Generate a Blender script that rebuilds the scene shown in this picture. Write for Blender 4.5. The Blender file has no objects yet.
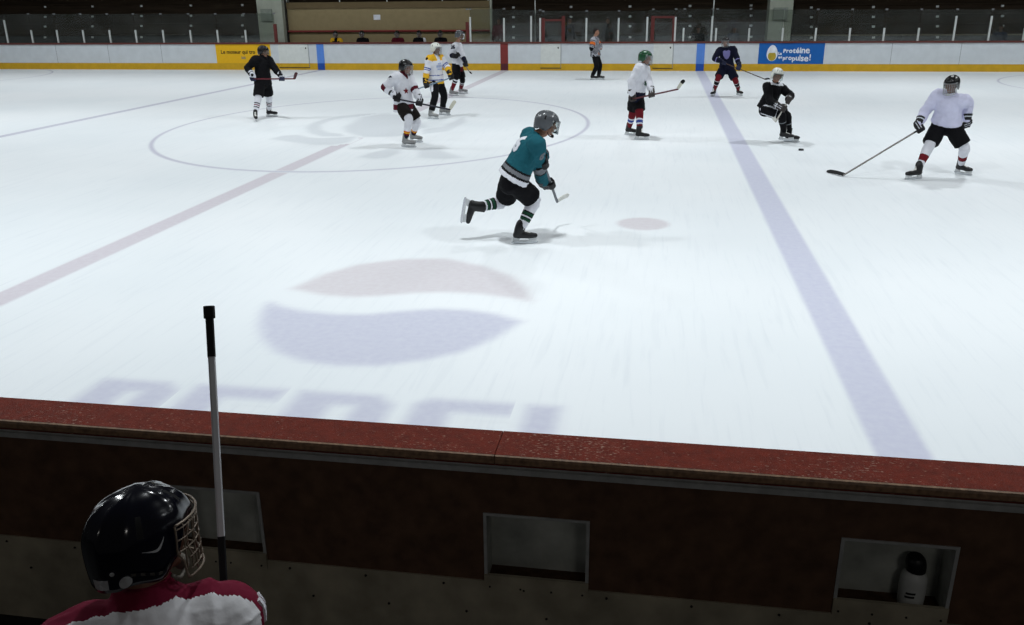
import bpy, bmesh, math, random
from mathutils import Vector, Matrix, noise
from mathutils.bvhtree import BVHTree
random.seed(7)
sc = bpy.context.scene
COL = sc.collection
V = Vector
UP = V((0, 0, 1))

# ------------------------------------------------------------------ measured place
F_PX, PITCH, YAW, ROLL = 868.19, 0.3462, -0.1636, -0.0100
S = 1.14
CAM = V((5.8383, -17.8429, 2.5254)) * S
YF, YN, HB = 15.6444 * S, -14.9473 * S, 0.991 * S       # far boards, near boards, board height
BL, RAD = 7.356 * S, 4.572 * S                           # blue line, centre circle
CAPW = 0.1983 * S
fwd = V((math.sin(YAW) * math.cos(PITCH), math.cos(YAW) * math.cos(PITCH), -math.sin(PITCH)))
rgt0 = V((math.cos(YAW), -math.sin(YAW), 0))
up0 = rgt0.cross(fwd)
CR = rgt0 * math.cos(ROLL) + up0 * math.sin(ROLL)
CU = up0 * math.cos(ROLL) - rgt0 * math.sin(ROLL)


def ray(px, py):
    return (fwd + CR * ((px - 512) / F_PX) - CU * ((py - 312.5) / F_PX)).normalized()


def at_z(px, py, z=0.0):
    r = ray(px, py)
    return CAM + r * ((z - CAM.z) / r.z)


def at_y(px, py, y):
    r = ray(px, py)
    return CAM + r * ((y - CAM.y) / r.y)


def to_px(p):
    d = p - CAM
    z = d.dot(fwd)
    return V((512 + F_PX * d.dot(CR) / z, 312.5 - F_PX * d.dot(CU) / z))


def lin(h):
    h = h.lstrip('#')
    o = []
    for i in (0, 2, 4):
        c = int(h[i:i + 2], 16) / 255
        o.append(c / 12.92 if c <= 0.04045 else ((c + 0.055) / 1.055) ** 2.4)
    return (*o, 1.0)


# ------------------------------------------------------------------ materials
MATS = {}


def mat(name, hexc, rough=0.7, spec=0.3, metal=0.0, var=0.12, scale=8.0, bump=0.0, bscale=None, stretch=None, emit=0.0):
    if name in MATS:
        return MATS[name]
    m = bpy.data.materials.new(name)
    m.use_nodes = True
    nt = m.node_tree
    b = nt.nodes['Principled BSDF']
    b.inputs['Roughness'].default_value = rough
    b.inputs['Specular IOR Level'].default_value = spec
    b.inputs['Metallic'].default_value = metal
    c = lin(hexc)
    tc = nt.nodes.new('ShaderNodeTexCoord')
    mp = nt.nodes.new('ShaderNodeMapping')
    if stretch:
        mp.inputs['Scale'].default_value = stretch
    nt.links.new(tc.outputs['Object'], mp.inputs['Vector'])
    n = nt.nodes.new('ShaderNodeTexNoise')
    n.inputs['Scale'].default_value = scale
    n.inputs['Detail'].default_value = 4
    nt.links.new(mp.outputs['Vector'], n.inputs['Vector'])
    r = nt.nodes.new('ShaderNodeValToRGB')
    r.color_ramp.elements[0].position = 0.3
    r.color_ramp.elements[1].position = 0.7
    r.color_ramp.elements[0].color = (*[x * (1 - var) for x in c[:3]], 1)
    r.color_ramp.elements[1].color = (*[min(1, x * (1 + var)) for x in c[:3]], 1)
    nt.links.new(n.outputs['Fac'], r.inputs['Fac'])
    nt.links.new(r.outputs['Color'], b.inputs['Base Color'])
    if bump:
        n2 = nt.nodes.new('ShaderNodeTexNoise')
        n2.inputs['Scale'].default_value = bscale or scale * 4
        n2.inputs['Detail'].default_value = 5
        nt.links.new(mp.outputs['Vector'], n2.inputs['Vector'])
        bu = nt.nodes.new('ShaderNodeBump')
        bu.inputs['Strength'].default_value = bump
        bu.inputs['Distance'].default_value = 0.01
        nt.links.new(n2.outputs['Fac'], bu.inputs['Height'])
        nt.links.new(bu.outputs['Normal'], b.inputs['Normal'])
    MATS[name] = m
    return m


def glass_mat(name, tint, refl=0.08, haze=0.0):
    if name in MATS:
        return MATS[name]
    m = bpy.data.materials.new(name)
    m.use_nodes = True
    nt = m.node_tree
    nt.nodes.remove(nt.nodes['Principled BSDF'])
    out = nt.nodes['Material Output']
    t = nt.nodes.new('ShaderNodeBsdfTransparent')
    t.inputs['Color'].default_value = lin(tint)
    d = nt.nodes.new('ShaderNodeBsdfDiffuse')
    d.inputs['Color'].default_value = lin('#9a9f9c')
    g = nt.nodes.new('ShaderNodeBsdfGlossy')
    g.inputs['Roughness'].default_value = 0.03
    fr = nt.nodes.new('ShaderNodeFresnel')
    fr.inputs['IOR'].default_value = 1.45
    nz = nt.nodes.new('ShaderNodeTexNoise')
    nz.inputs['Scale'].default_value = 1.5
    tc = nt.nodes.new('ShaderNodeTexCoord')
    nt.links.new(tc.outputs['Object'], nz.inputs['Vector'])
    mul = nt.nodes.new('ShaderNodeMath')
    mul.operation = 'MULTIPLY'
    mul.inputs[1].default_value = haze * 2
    nt.links.new(nz.outputs['Fac'], mul.inputs[0])
    m1 = nt.nodes.new('ShaderNodeMixShader')
    nt.links.new(mul.outputs[0], m1.inputs[0])
    nt.links.new(t.outputs[0], m1.inputs[1])
    nt.links.new(d.outputs[0], m1.inputs[2])
    m2 = nt.nodes.new('ShaderNodeMixShader')
    nt.links.new(fr.outputs[0], m2.inputs[0])
    nt.links.new(m1.outputs[0], m2.inputs[1])
    nt.links.new(g.outputs[0], m2.inputs[2])
    nt.links.new(m2.outputs[0], out.inputs['Surface'])
    MATS[name] = m
    return m


# ------------------------------------------------------------------ object helpers
def link(name, me, mats, parent=None, loc=None):
    o = bpy.data.objects.new(name, me)
    COL.objects.link(o)
    if not isinstance(mats, (list, tuple)):
        mats = [mats]
    if len(me.materials) == 0:
        for m in mats:
            me.materials.append(m)
    if parent:
        o.parent = parent
    if loc is not None:
        o.location = loc
    return o


def obj(name, bm, mats, parent=None, smooth=False, loc=None):
    me = bpy.data.meshes.new(name)
    bmesh.ops.recalc_face_normals(bm, faces=bm.faces)
    bm.to_mesh(me)
    bm.free()
    if smooth:
        for p in me.polygons:
            p.use_smooth = True
    return link(name, me, mats, parent, loc)


def thing(name, label, cat, loc=(0, 0, 0), group=None):
    o = bpy.data.objects.new(name, None)
    o.empty_display_size = 0.1
    COL.objects.link(o)
    o.location = loc
    return tag(o, label, cat, group)


def tag(o, label, cat, group=None):
    o['label'] = label
    o['category'] = cat
    if group:
        o['group'] = group
    return o


def struct(o):
    o['kind'] = 'structure'
    return o


def box(bm, a, b, mi=0, bev=0.0):
    a, b = V(a), V(b)
    c, d = (a + b) / 2, b - a
    r = bmesh.ops.create_cube(bm, size=1.0, matrix=Matrix.Translation(c) @ Matrix.Diagonal((abs(d.x), abs(d.y), abs(d.z), 1)))
    fs = {f for v in r['verts'] for f in v.link_faces}
    if bev:
        es = {e for v in r['verts'] for e in v.link_edges}
        rr = bmesh.ops.bevel(bm, geom=list(es), offset=bev, segments=2, affect='EDGES', profile=0.6)
        fs = set(rr['faces']) | {f for f in fs if f.is_valid}
    for f in fs:
        if f.is_valid:
            f.material_index = mi
    return fs


def prism_x(bm, prof, x0, x1, mi=0):
    """profile of (y,z) points extruded along x"""
    A = [bm.verts.new((x0, y, z)) for y, z in prof]
    B = [bm.verts.new((x1, y, z)) for y, z in prof]
    n = len(prof)
    for i in range(n):
        f = bm.faces.new((A[i], A[(i + 1) % n], B[(i + 1) % n], B[i]))
        f.material_index = mi
    bm.faces.new(A[::-1]).material_index = mi
    bm.faces.new(B).material_index = mi


def tri_fill(poly, z=0):
    from mathutils.geometry import tessellate_polygon
    return tessellate_polygon([[V((x, y, z)) for x, y in poly]])


def cr_sample(pts, sub):
    n = len(pts)
    out = []
    for i in range(n - 1):
        p0, p1, p2, p3 = pts[max(i - 1, 0)], pts[i], pts[i + 1], pts[min(i + 2, n - 1)]
        for k in range(sub):
            t = k / sub
            out.append(0.5 * ((2 * p1) + (p2 - p0) * t + (2 * p0 - 5 * p1 + 4 * p2 - p3) * t * t + (3 * p1 - p0 - 3 * p2 + p3) * t ** 3))
    out.append(pts[-1])
    return out


def loft(bm, pts, ra, rb=None, lat=None, n=14, sub=3, cap=True, mi=0):
    pts = [V(p) for p in pts]
    if rb is None:
        rb = ra
    ra = [ra] * len(pts) if isinstance(ra, (int, float)) else list(ra)
    rb = [rb] * len(pts) if isinstance(rb, (int, float)) else list(rb)
    P = cr_sample(pts, sub)
    RA = cr_sample(ra, sub)
    RB = cr_sample(rb, sub)
    T = []
    for i in range(len(P)):
        t = P[min(i + 1, len(P) - 1)] - P[max(i - 1, 0)]
        T.append(t.normalized() if t.length > 1e-9 else UP.copy())
    if cap:
        def capr(i, s):
            q = min(RA[i], RB[i])
            return [(P[i] + T[i] * (s * q * math.sin(a)), RA[i] * math.cos(a), RB[i] * math.cos(a), T[i]) for a in (0.5, 0.95, 1.3)]
        seq = capr(0, -1)[::-1] + [(P[i], RA[i], RB[i], T[i]) for i in range(len(P))] + capr(len(P) - 1, 1)
    else:
        seq = [(P[i], RA[i], RB[i], T[i]) for i in range(len(P))]
    if lat is None:
        lat = T[0].orthogonal()
    lat = V(lat)
    rings = []
    a = lat
    for p, r1, r2, t in seq:
        if a is None:
            a = lat
        q = lat - t * lat.dot(t)
        if q.length < 0.15:
            q = a - t * a.dot(t)
        a = q.normalized()
        b = t.cross(a)
        rings.append([bm.verts.new(p + a * (r1 * math.cos(u)) + b * (r2 * math.sin(u))) for u in [2 * math.pi * k / n for k in range(n)]])
    for i in range(len(rings) - 1):
        for k in range(n):
            f = bm.faces.new((rings[i][k], rings[i][(k + 1) % n], rings[i + 1][(k + 1) % n], rings[i + 1][k]))
            f.material_index = mi
    bm.faces.new(rings[0][::-1]).material_index = mi
    bm.faces.new(rings[-1]).material_index = mi


def ball(bm, c, r, axes=None, mi=0, seg=14):
    """ellipsoid; r = (rx,ry,rz) along axes"""
    if isinstance(r, (int, float)):
        r = (r, r, r)
    if axes is None:
        axes = (V((1, 0, 0)), V((0, 1, 0)), V((0, 0, 1)))
    M = Matrix((axes[0] * r[0], axes[1] * r[1], axes[2] * r[2])).transposed().to_4x4()
    rr = bmesh.ops.create_uvsphere(bm, u_segments=seg, v_segments=seg // 2 + 2, radius=1.0, matrix=Matrix.Translation(V(c)) @ M)
    for f in {f for v in rr['verts'] for f in v.link_faces}:
        f.material_index = mi


def tube(bm, pts, r, n=6, mi=0, sub=3):
    loft(bm, pts, r, None, None, n, sub, False, mi)


def fuse(bm, voxel, smooth=2):
    """one continuous closed surface out of overlapping closed pieces"""
    me = bpy.data.meshes.new('tmp')
    bmesh.ops.recalc_face_normals(bm, faces=bm.faces)
    bm.to_mesh(me)
    bm.free()
    o = bpy.data.objects.new('tmp', me)
    COL.objects.link(o)
    m = o.modifiers.new('r', 'REMESH')
    m.mode = 'VOXEL'
    m.voxel_size = voxel
    if smooth:
        s = o.modifiers.new('s', 'SMOOTH')
        s.iterations = smooth
        s.factor = 0.5
    dg = bpy.context.evaluated_depsgraph_get()
    me2 = bpy.data.meshes.new_from_object(o.evaluated_get(dg))
    bpy.data.objects.remove(o)
    bpy.data.meshes.remove(me)
    for p in me2.polygons:
        p.use_smooth = True
    return me2


def paint(me, mats, fn):
    me.materials.clear()
    for m in mats:
        me.materials.append(m)
    for p in me.polygons:
        p.material_index = fn(p.center)


def wrinkle(me, amp, scale, seed=0.0, mask=None):
    off = V((seed, seed * 1.7, -seed))
    new = []
    for v in me.vertices:
        q = v.co * scale + off
        c = v.co + v.normal * (amp * (noise.noise(q) + 0.5 * noise.noise(q * 2.3)))
        new.extend(c)
    me.vertices.foreach_set('co', new)
    me.update()


def text_mesh(body, size, bold=0.0):
    cu = bpy.data.curves.new('t', 'FONT')
    cu.body = body
    cu.size = size
    cu.offset = bold
    cu.align_x = 'CENTER'
    cu.align_y = 'CENTER'
    cu.resolution_u = 4
    o = bpy.data.objects.new('t', cu)
    COL.objects.link(o)
    dg = bpy.context.evaluated_depsgraph_get()
    me = bpy.data.meshes.new_from_object(o.evaluated_get(dg))
    bpy.data.objects.remove(o)
    bpy.data.curves.remove(cu)
    return me


def patch_on(target_me, polys, origin, nrm, upv, lift=0.006, mi_list=None, grid=0.012):
    """cloth patch: 2-D polygons (metres, x right seen from outside, y up) pressed onto a mesh"""
    nrm = nrm.normalized()
    upv = (upv - nrm * upv.dot(nrm)).normalized()
    rt = upv.cross(nrm)
    bm0 = bmesh.new()
    bm0.from_mesh(target_me)
    bvh = BVHTree.FromBMesh(bm0)
    bm0.free()
    bm = bmesh.new()
    for k, poly in enumerate(polys):
        vs = [bm.verts.new((x, y, 0)) for x, y in poly]
        for t in tri_fill(poly):
            try:
                f = bm.faces.new([vs[i] for i in t])
                f.material_index = mi_list[k] if mi_list else 0
            except ValueError:
                pass
    for _ in range(3):
        es = [e for e in bm.edges if e.calc_length() > grid * 1.6]
        if not es:
            break
        bmesh.ops.subdivide_edges(bm, edges=es, cuts=1, use_grid_fill=True)
    bmesh.ops.triangulate(bm, faces=bm.faces)
    dead = []
    for v in bm.verts:
        p = origin + rt * v.co.x + upv * v.co.y
        hit = bvh.ray_cast(p + nrm * 0.3, -nrm, 0.6)
        if hit[0] is None:
            dead.append(v)
        else:
            v.co = hit[0] + nrm * lift
    bmesh.ops.delete(bm, geom=dead, context='VERTS')
    r = bmesh.ops.extrude_face_region(bm, geom=list(bm.faces))
    for v in [g for g in r['geom'] if isinstance(g, bmesh.types.BMVert)]:
        v.co -= nrm * (lift + 0.004)
    return bm


def text_polys(body, size, bold=0.0):
    me = text_mesh(body, size, bold)
    ps = [[(me.vertices[i].co.x, me.vertices[i].co.y) for i in p.vertices] for p in me.polygons]
    bpy.data.meshes.remove(me)
    return ps


# ------------------------------------------------------------------ camera
cd = bpy.data.cameras.new('camera')
cam = bpy.data.objects.new('camera', cd)
COL.objects.link(cam)
M3 = Matrix((CR, CU, -fwd)).transposed()
cam.matrix_world = Matrix.Translation(CAM) @ M3.to_4x4()
cd.sensor_width = 36
cd.lens = F_PX / 1024 * 36
cd.clip_start = 0.05
cd.clip_end = 200
sc.camera = cam

# ------------------------------------------------------------------ light of the hall
wd = bpy.data.worlds.new('hall')
sc.world = wd
wd.use_nodes = True
wd.node_tree.nodes['Background'].inputs[0].default_value = (0.62, 0.62, 0.64, 1)
wd.node_tree.nodes['Background'].inputs[1].default_value = 0.035
LAMP_W = 262.0
for ry in (-12.0, -0.5, 11.3):
    for ix in range(-1, 7):
        ld = bpy.data.lights.new('hall_lamp', 'AREA')
        ld.shape = 'DISK'
        ld.size = 0.7
        ld.energy = LAMP_W * (1.22 if ry < -5 else 1.0)
        ld.color = (0.93, 0.98, 1.0)
        ld.spread = math.radians(150)
        lo = bpy.data.objects.new('hall_lamp', ld)
        COL.objects.link(lo)
        lo.location = (-17.5 + ix * 7.6 + (2.0 if ry > 0 else 0.0), ry, 9.2)

for bx in (-1.0, 9.0):  # unseen fill lights, added to brighten the bench side of the boards
    ld = bpy.data.lights.new('bench_fill', 'AREA')
    ld.shape = 'RECTANGLE'
    ld.size, ld.size_y = 1.2, 0.3
    ld.energy = 16.0
    ld.color = (1.0, 0.96, 0.9)
    lo = bpy.data.objects.new('bench_fill', ld)
    COL.objects.link(lo)
    lo.location = (bx, -23.0, 4.6)
    lo.rotation_euler = (math.radians(35), 0, 0)

# ------------------------------------------------------------------ ice sheet with the paint frozen into it
def ice_material(name, paint_hex=None, strength=1.0):
    m = bpy.data.materials.new(name)
    m.use_nodes = True
    nt = m.node_tree
    b = nt.nodes['Principled BSDF']
    b.inputs['Roughness'].default_value = 0.55
    b.inputs['Specular IOR Level'].default_value = 0.22
    tc = nt.nodes.new('ShaderNodeTexCoord')
    n1 = nt.nodes.new('ShaderNodeTexNoise')
    n1.inputs['Scale'].default_value = 0.22
    n1.inputs['Detail'].default_value = 3
    nt.links.new(tc.outputs['Object'], n1.inputs['Vector'])
    r1 = nt.nodes.new('ShaderNodeValToRGB')
    r1.color_ramp.elements[0].position = 0.3
    r1.color_ramp.elements[0].color = lin('#e6ecf0')
    r1.color_ramp.elements[1].position = 0.65
    r1.color_ramp.elements[1].color = lin('#f0f4f7')
    nt.links.new(n1.outputs['Fac'], r1.inputs['Fac'])
    # skate scratches
    mixs = r1.outputs['Color']
    for ang, scl in ((0.5, (9.0, 0.5, 1)), (-0.9, (10.0, 0.6, 1)), (1.7, (8.0, 0.4, 1))):
        mp = nt.nodes.new('ShaderNodeMapping')
        mp.inputs['Rotation'].default_value = (0, 0, ang)
        mp.inputs['Scale'].default_value = scl
        nt.links.new(tc.outputs['Object'], mp.inputs['Vector'])
        n2 = nt.nodes.new('ShaderNodeTexNoise')
        n2.inputs['Scale'].default_value = 1.6
        n2.inputs['Detail'].default_value = 6
        n2.inputs['Distortion'].default_value = 0.4
        nt.links.new(mp.outputs['Vector'], n2.inputs['Vector'])
        r2 = nt.nodes.new('ShaderNodeValToRGB')
        r2.color_ramp.elements[0].position = 0.33
        r2.color_ramp.elements[0].color = (0.94, 0.945, 0.955, 1)
        r2.color_ramp.elements[1].position = 0.42
        r2.color_ramp.elements[1].color = (1, 1, 1, 1)
        nt.links.new(n2.outputs['Fac'], r2.inputs['Fac'])
        mx = nt.nodes.new('ShaderNodeMix')
        mx.data_type = 'RGBA'
        mx.blend_type = 'MULTIPLY'
        mx.inputs['Factor'].default_value = 0.5
        nt.links.new(mixs, mx.inputs['A'])
        nt.links.new(r2.outputs['Color'], mx.inputs['B'])
        mixs = mx.outputs['Result']
    if paint_hex:
        at = nt.nodes.new('ShaderNodeAttribute')
        at.attribute_name = 'paint'
        n3 = nt.nodes.new('ShaderNodeTexNoise')
        n3.inputs['Scale'].default_value = 14
        n3.inputs['Detail'].default_value = 6
        nt.links.new(tc.outputs['Object'], n3.inputs['Vector'])
        mr = nt.nodes.new('ShaderNodeMapRange')
        mr.inputs['From Min'].default_value = 0.3
        mr.inputs['From Max'].default_value = 0.7
        mr.inputs['To Min'].default_value = 0.8 * strength
        mr.inputs['To Max'].default_value = 1.0 * strength
        nt.links.new(n3.outputs['Fac'], mr.inputs['Value'])
        mu = nt.nodes.new('ShaderNodeMath')
        mu.operation = 'MULTIPLY'
        nt.links.new(at.outputs['Fac'], mu.inputs[0])
        nt.links.new(mr.outputs['Result'], mu.inputs[1])
        mp = nt.nodes.new('ShaderNodeMix')
        mp.data_type = 'RGBA'
        nt.links.new(mu.outputs[0], mp.inputs['Factor'])
        nt.links.new(mixs, mp.inputs['A'])
        mp.inputs['B'].default_value = lin(paint_hex)
        mixs = mp.outputs['Result']
    nt.links.new(mixs, b.inputs['Base Color'])
    nb = nt.nodes.new('ShaderNodeTexNoise')
    nb.inputs['Scale'].default_value = 60
    nt.links.new(tc.outputs['Object'], nb.inputs['Vector'])
    bu = nt.nodes.new('ShaderNodeBump')
    bu.inputs['Strength'].default_value = 0.08
    bu.inputs['Distance'].default_value = 0.005
    nt.links.new(nb.outputs['Fac'], bu.inputs['Height'])
    nt.links.new(bu.outputs['Normal'], b.inputs['Normal'])
    return m


ICE = [ice_material('ice'), ice_material('ice_blue_line', '#c9cbde'), ice_material('ice_red_line', '#d0cad2'),
       ice_material('ice_logo_blue', '#c8cadb'), ice_material('ice_logo_red', '#d5d0d5'), ice_material('ice_faded_grey', '#d6dbe0'),
       ice_material('ice_thin_line', '#c3c3d2')]
ib = bmesh.new()
PA = ib.verts.layers.float.new('paint')
X0, X1 = -34.0, 40.0
v = [ib.verts.new((x, y, 0)) for x, y in ((X0, YN - 0.05), (X1, YN - 0.05), (X1, YF + 0.05), (X0, YF + 0.05))]
ib.faces.new(v)
ZL = [0.0]


def sstep(e, d):
    t = min(1, max(0, (e - d) / (2 * e)))
    return t * t * (3 - 2 * t)


def decal_grid(fn, xs, ys, mi, fe):
    ZL[0] += 0.00005
    z = ZL[0]
    A = [[sstep(fe, fn(x, y)) for x in xs] for y in ys]
    G = {}

    def vert(i, j):
        if (i, j) not in G:
            q = ib.verts.new((xs[i], ys[j], z))
            q[PA] = A[j][i]
            G[i, j] = q
        return G[i, j]
    for j in range(len(ys) - 1):
        for i in range(len(xs) - 1):
            if max(A[j][i], A[j][i + 1], A[j + 1][i], A[j + 1][i + 1]) > 0.004:
                f = ib.faces.new((vert(i, j), vert(i + 1, j), vert(i + 1, j + 1), vert(i, j + 1)))
                f.material_index = mi


def frange(a, b, st):
    n = max(2, int((b - a) / st) + 1)
    return [a + (b - a) * k / (n - 1) for k in range(n)]


def sd_poly(poly):
    def fn(x, y):
        d = 1e9
        ins = False
        n = len(poly)
        for i in range(n):
            ax, ay = poly[i]
            bx, by = poly[(i + 1) % n]
            ex, ey = bx - ax, by - ay
            wx, wy = x - ax, y - ay
            t = max(0, min(1, (wx * ex + wy * ey) / (ex * ex + ey * ey + 1e-12)))
            dx, dy = wx - ex * t, wy - ey * t
            d = min(d, dx * dx + dy * dy)
            if (ay > y) != (by > y) and x < ex * (y - ay) / (by - ay) + ax:
                ins = not ins
        d = math.sqrt(d)
        return -d if ins else d
    return fn


def decal_poly(poly, mi, fe=0.1, st=0.07):
    xs = [p[0] for p in poly]
    ys = [p[1] for p in poly]
    decal_grid(sd_poly(poly), frange(min(xs) - fe, max(xs) + fe, st), frange(min(ys) - fe, max(ys) + fe, st), mi, fe)


def decal_line_y(x0, w, mi, fe=0.035, skew=0.0):
    xs = [x0 - w / 2 - fe, x0 - w / 2 - fe / 2, x0 - w / 2, x0 - w / 2 + fe / 2, x0 - w / 2 + fe, x0 + w / 2 - fe, x0 + w / 2 - fe / 2, x0 + w / 2, x0 + w / 2 + fe / 2, x0 + w / 2 + fe]
    n0 = len(ib.verts)
    decal_grid(lambda x, y: abs(x - x0) - w / 2, xs, frange(YN, YF - 0.02, 2.0), mi, fe)
    ib.verts.ensure_lookup_table()
    for q in ib.verts[n0:]:
        q.co.x += skew * (q.co.y - YN) / (YF - YN)


def decal_ring(cx, cy, R, w, mi, fe=0.03, a0=0, a1=2 * math.pi, sy=1.0):
    ZL[0] += 0.00005
    rs = [R - w / 2 - fe, R - w / 2, R - w / 2 + fe * 0.9, R + w / 2 - fe * 0.9, R + w / 2, R + w / 2 + fe]
    N = 160
    rows = []
    for k in range(N + 1):
        a = a0 + (a1 - a0) * k / N
        row = []
        for r in rs:
            q = ib.verts.new((cx + r * math.cos(a), cy + r * math.sin(a) * sy, ZL[0]))
            q[PA] = sstep(fe, abs(r - R) - w / 2)
            row.append(q)
        rows.append(row)
    for k in range(N):
        for i in range(len(rs) - 1):
            f = ib.faces.new((rows[k][i], rows[k][i + 1], rows[k + 1][i + 1], rows[k + 1][i]))
            f.material_index = mi


def ice_poly(pix):
    return [(at_z(x, y).x, at_z(x, y).y) for x, y in pix]


decal_line_y(0.0, 0.33, 2, skew=0.16)
decal_line_y(-BL - 0.05, 0.24, 6, skew=0.32)
decal_line_y(BL, 0.36, 1)
decal_ring(0.03, 0.68, 5.02, 0.085, 6, sy=1.26)
dc = at_z(643, 223.7)
decal_grid(lambda x, y: math.hypot(x - dc.x, y - dc.y) - 0.345, frange(dc.x - 0.5, dc.x + 0.5, 0.05), frange(dc.y - 0.5, dc.y + 0.5, 0.05), 4, 0.05)
lp = at_z(36, 76.5)
decal_ring(lp.x - RAD, lp.y - 0.6, RAD, 0.07, 6)
lp = at_z(1007, 85)
decal_ring(lp.x + RAD, lp.y, RAD, 0.07, 6)
# ball shaped logo
lg = lambda pts: ice_poly([(30 + x / 1.8286, 240 + y / 1.8286) for x, y in pts])
decal_poly(lg([(478, 89), (540, 62), (600, 45), (680, 35), (760, 34), (830, 48), (880, 66), (908, 88), (918, 113), (880, 106), (820, 98), (760, 95), (700, 97), (640, 102), (590, 104), (540, 101)]), 4, 0.09)
decal_poly(lg([(437, 113), (424, 130), (418, 155), (425, 180), (450, 205), (500, 222), (560, 230), (640, 230), (720, 220), (790, 205), (850, 180), (899, 149), (850, 135), (800, 128), (740, 126), (680, 130), (620, 136), (560, 136), (500, 130), (460, 122)]), 3, 0.09)
# lettering along the near boards (only its upper edge shows above the boards)
yt = sum(at_z(30 + a / 1.8286, 240 + b / 1.8286).y for a, b in ((140, 257), (300, 266), (500, 276), (700, 286), (900, 297))) / 5
LH, ST = 1.45, 0.2
def letter(ch, xa, xb):
    xl = at_z(30 + xa / 1.8286, 240 + (257 + (xa - 140) * 0.052) / 1.8286).x
    xr = at_z(30 + xb / 1.8286, 240 + (257 + (xb - 140) * 0.052) / 1.8286).x
    yb = yt - LH
    w = xr - xl
    if ch == 'P':
        o = [(xl, yb), (xl, yt), (xr - 0.15, yt), (xr, yt - 0.15), (xr, yt - LH * 0.55), (xr - 0.15, yt - LH * 0.62), (xl + ST * 1.6, yt - LH * 0.62), (xl + ST * 1.6, yb)]
        h = [(xl + ST * 1.6, yt - ST), (xr - ST * 1.4, yt - ST), (xr - ST * 1.4, yt - LH * 0.45), (xl + ST * 1.6, yt - LH * 0.45)]
        so, sh = sd_poly(o), sd_poly(h)
        fn = lambda x, y: max(so(x, y), -sh(x, y))
    elif ch == 'E':
        fn = sd_poly([(xl, yb), (xl, yt), (xr, yt), (xr, yt - ST), (xl + ST * 1.5, yt - ST), (xl + ST * 1.5, yt - LH * 0.42), (xr, yt - LH * 0.42), (xr, yt - LH * 0.58), (xl + ST * 1.5, yt - LH * 0.58), (xl + ST * 1.5, yb + ST), (xr, yb + ST), (xr, yb)])
    elif ch == 'S':
        fn = sd_poly([(xl + 0.1, yt), (xr, yt), (xr, yt - ST), (xl + ST * 1.5, yt - ST), (xl + ST * 1.5, yt - LH * 0.4), (xr - 0.1, yt - LH * 0.4), (xr, yt - LH * 0.5), (xr, yb + 0.1), (xr - 0.1, yb), (xl, yb), (xl, yb + ST), (xr - ST * 1.5, yb + ST), (xr - ST * 1.5, yt - LH * 0.58), (xl + 0.1, yt - LH * 0.58), (xl, yt - LH * 0.5), (xl, yt - 0.1)])
    else:
        fn = sd_poly([(xl, yb), (xl, yt), (xr, yt), (xr, yb)])
    decal_grid(fn, frange(xl - 0.1, xr + 0.1, 0.05), frange(yb - 0.1, yt + 0.1, 0.05), 3, 0.085)
for ch, a, b in (('P', 133, 285), ('E', 308, 470), ('P', 497, 675), ('S', 712, 892), ('I', 912, 972)):
    letter(ch, a, b)
# faded emblem at centre ice
c8 = lambda pts: ice_poly([(250 + x / 6.02, 80 + y / 6.02) for x, y in pts])
c2 = lambda pts: ice_poly([(240 + x / 3.938, 60 + y / 3.938) for x, y in pts])
decal_poly(c8([(850, 198), (700, 203), (560, 215), (450, 235), (370, 260), (335, 290), (360, 320), (430, 340), (560, 340), (560, 325), (480, 318), (430, 300), (425, 270), (480, 245), (560, 228), (700, 217), (850, 212)]), 5, 0.09, 0.09)
decal_poly(c2([(410, 262), (450, 245), (480, 225), (560, 213), (640, 215), (700, 235), (735, 262), (700, 292), (600, 302), (480, 303), (415, 282)]), 5, 0.12, 0.09)
decal_poly(c8([(120, 355), (200, 335), (290, 330), (350, 345), (420, 350), (560, 345), (640, 340), (600, 375), (500, 390), (380, 390), (260, 375)]), 5, 0.08, 0.09)
decal_poly(c8([(650, 465), (720, 440), (830, 415), (910, 410), (900, 440), (820, 470), (740, 475)]), 5, 0.08, 0.09)
decal_poly(c2([(880, 222), (890, 245), (820, 280), (720, 292), (720, 275), (800, 262), (850, 238)]), 5, 0.09, 0.09)
decal_poly(c2([(700, 350), (760, 345), (820, 365), (880, 385), (800, 390), (700, 385)]), 5, 0.1, 0.09)
me = bpy.data.meshes.new('floor')
ib.to_mesh(me)
ib.free()
floor = struct(link('floor', me, ICE))

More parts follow.
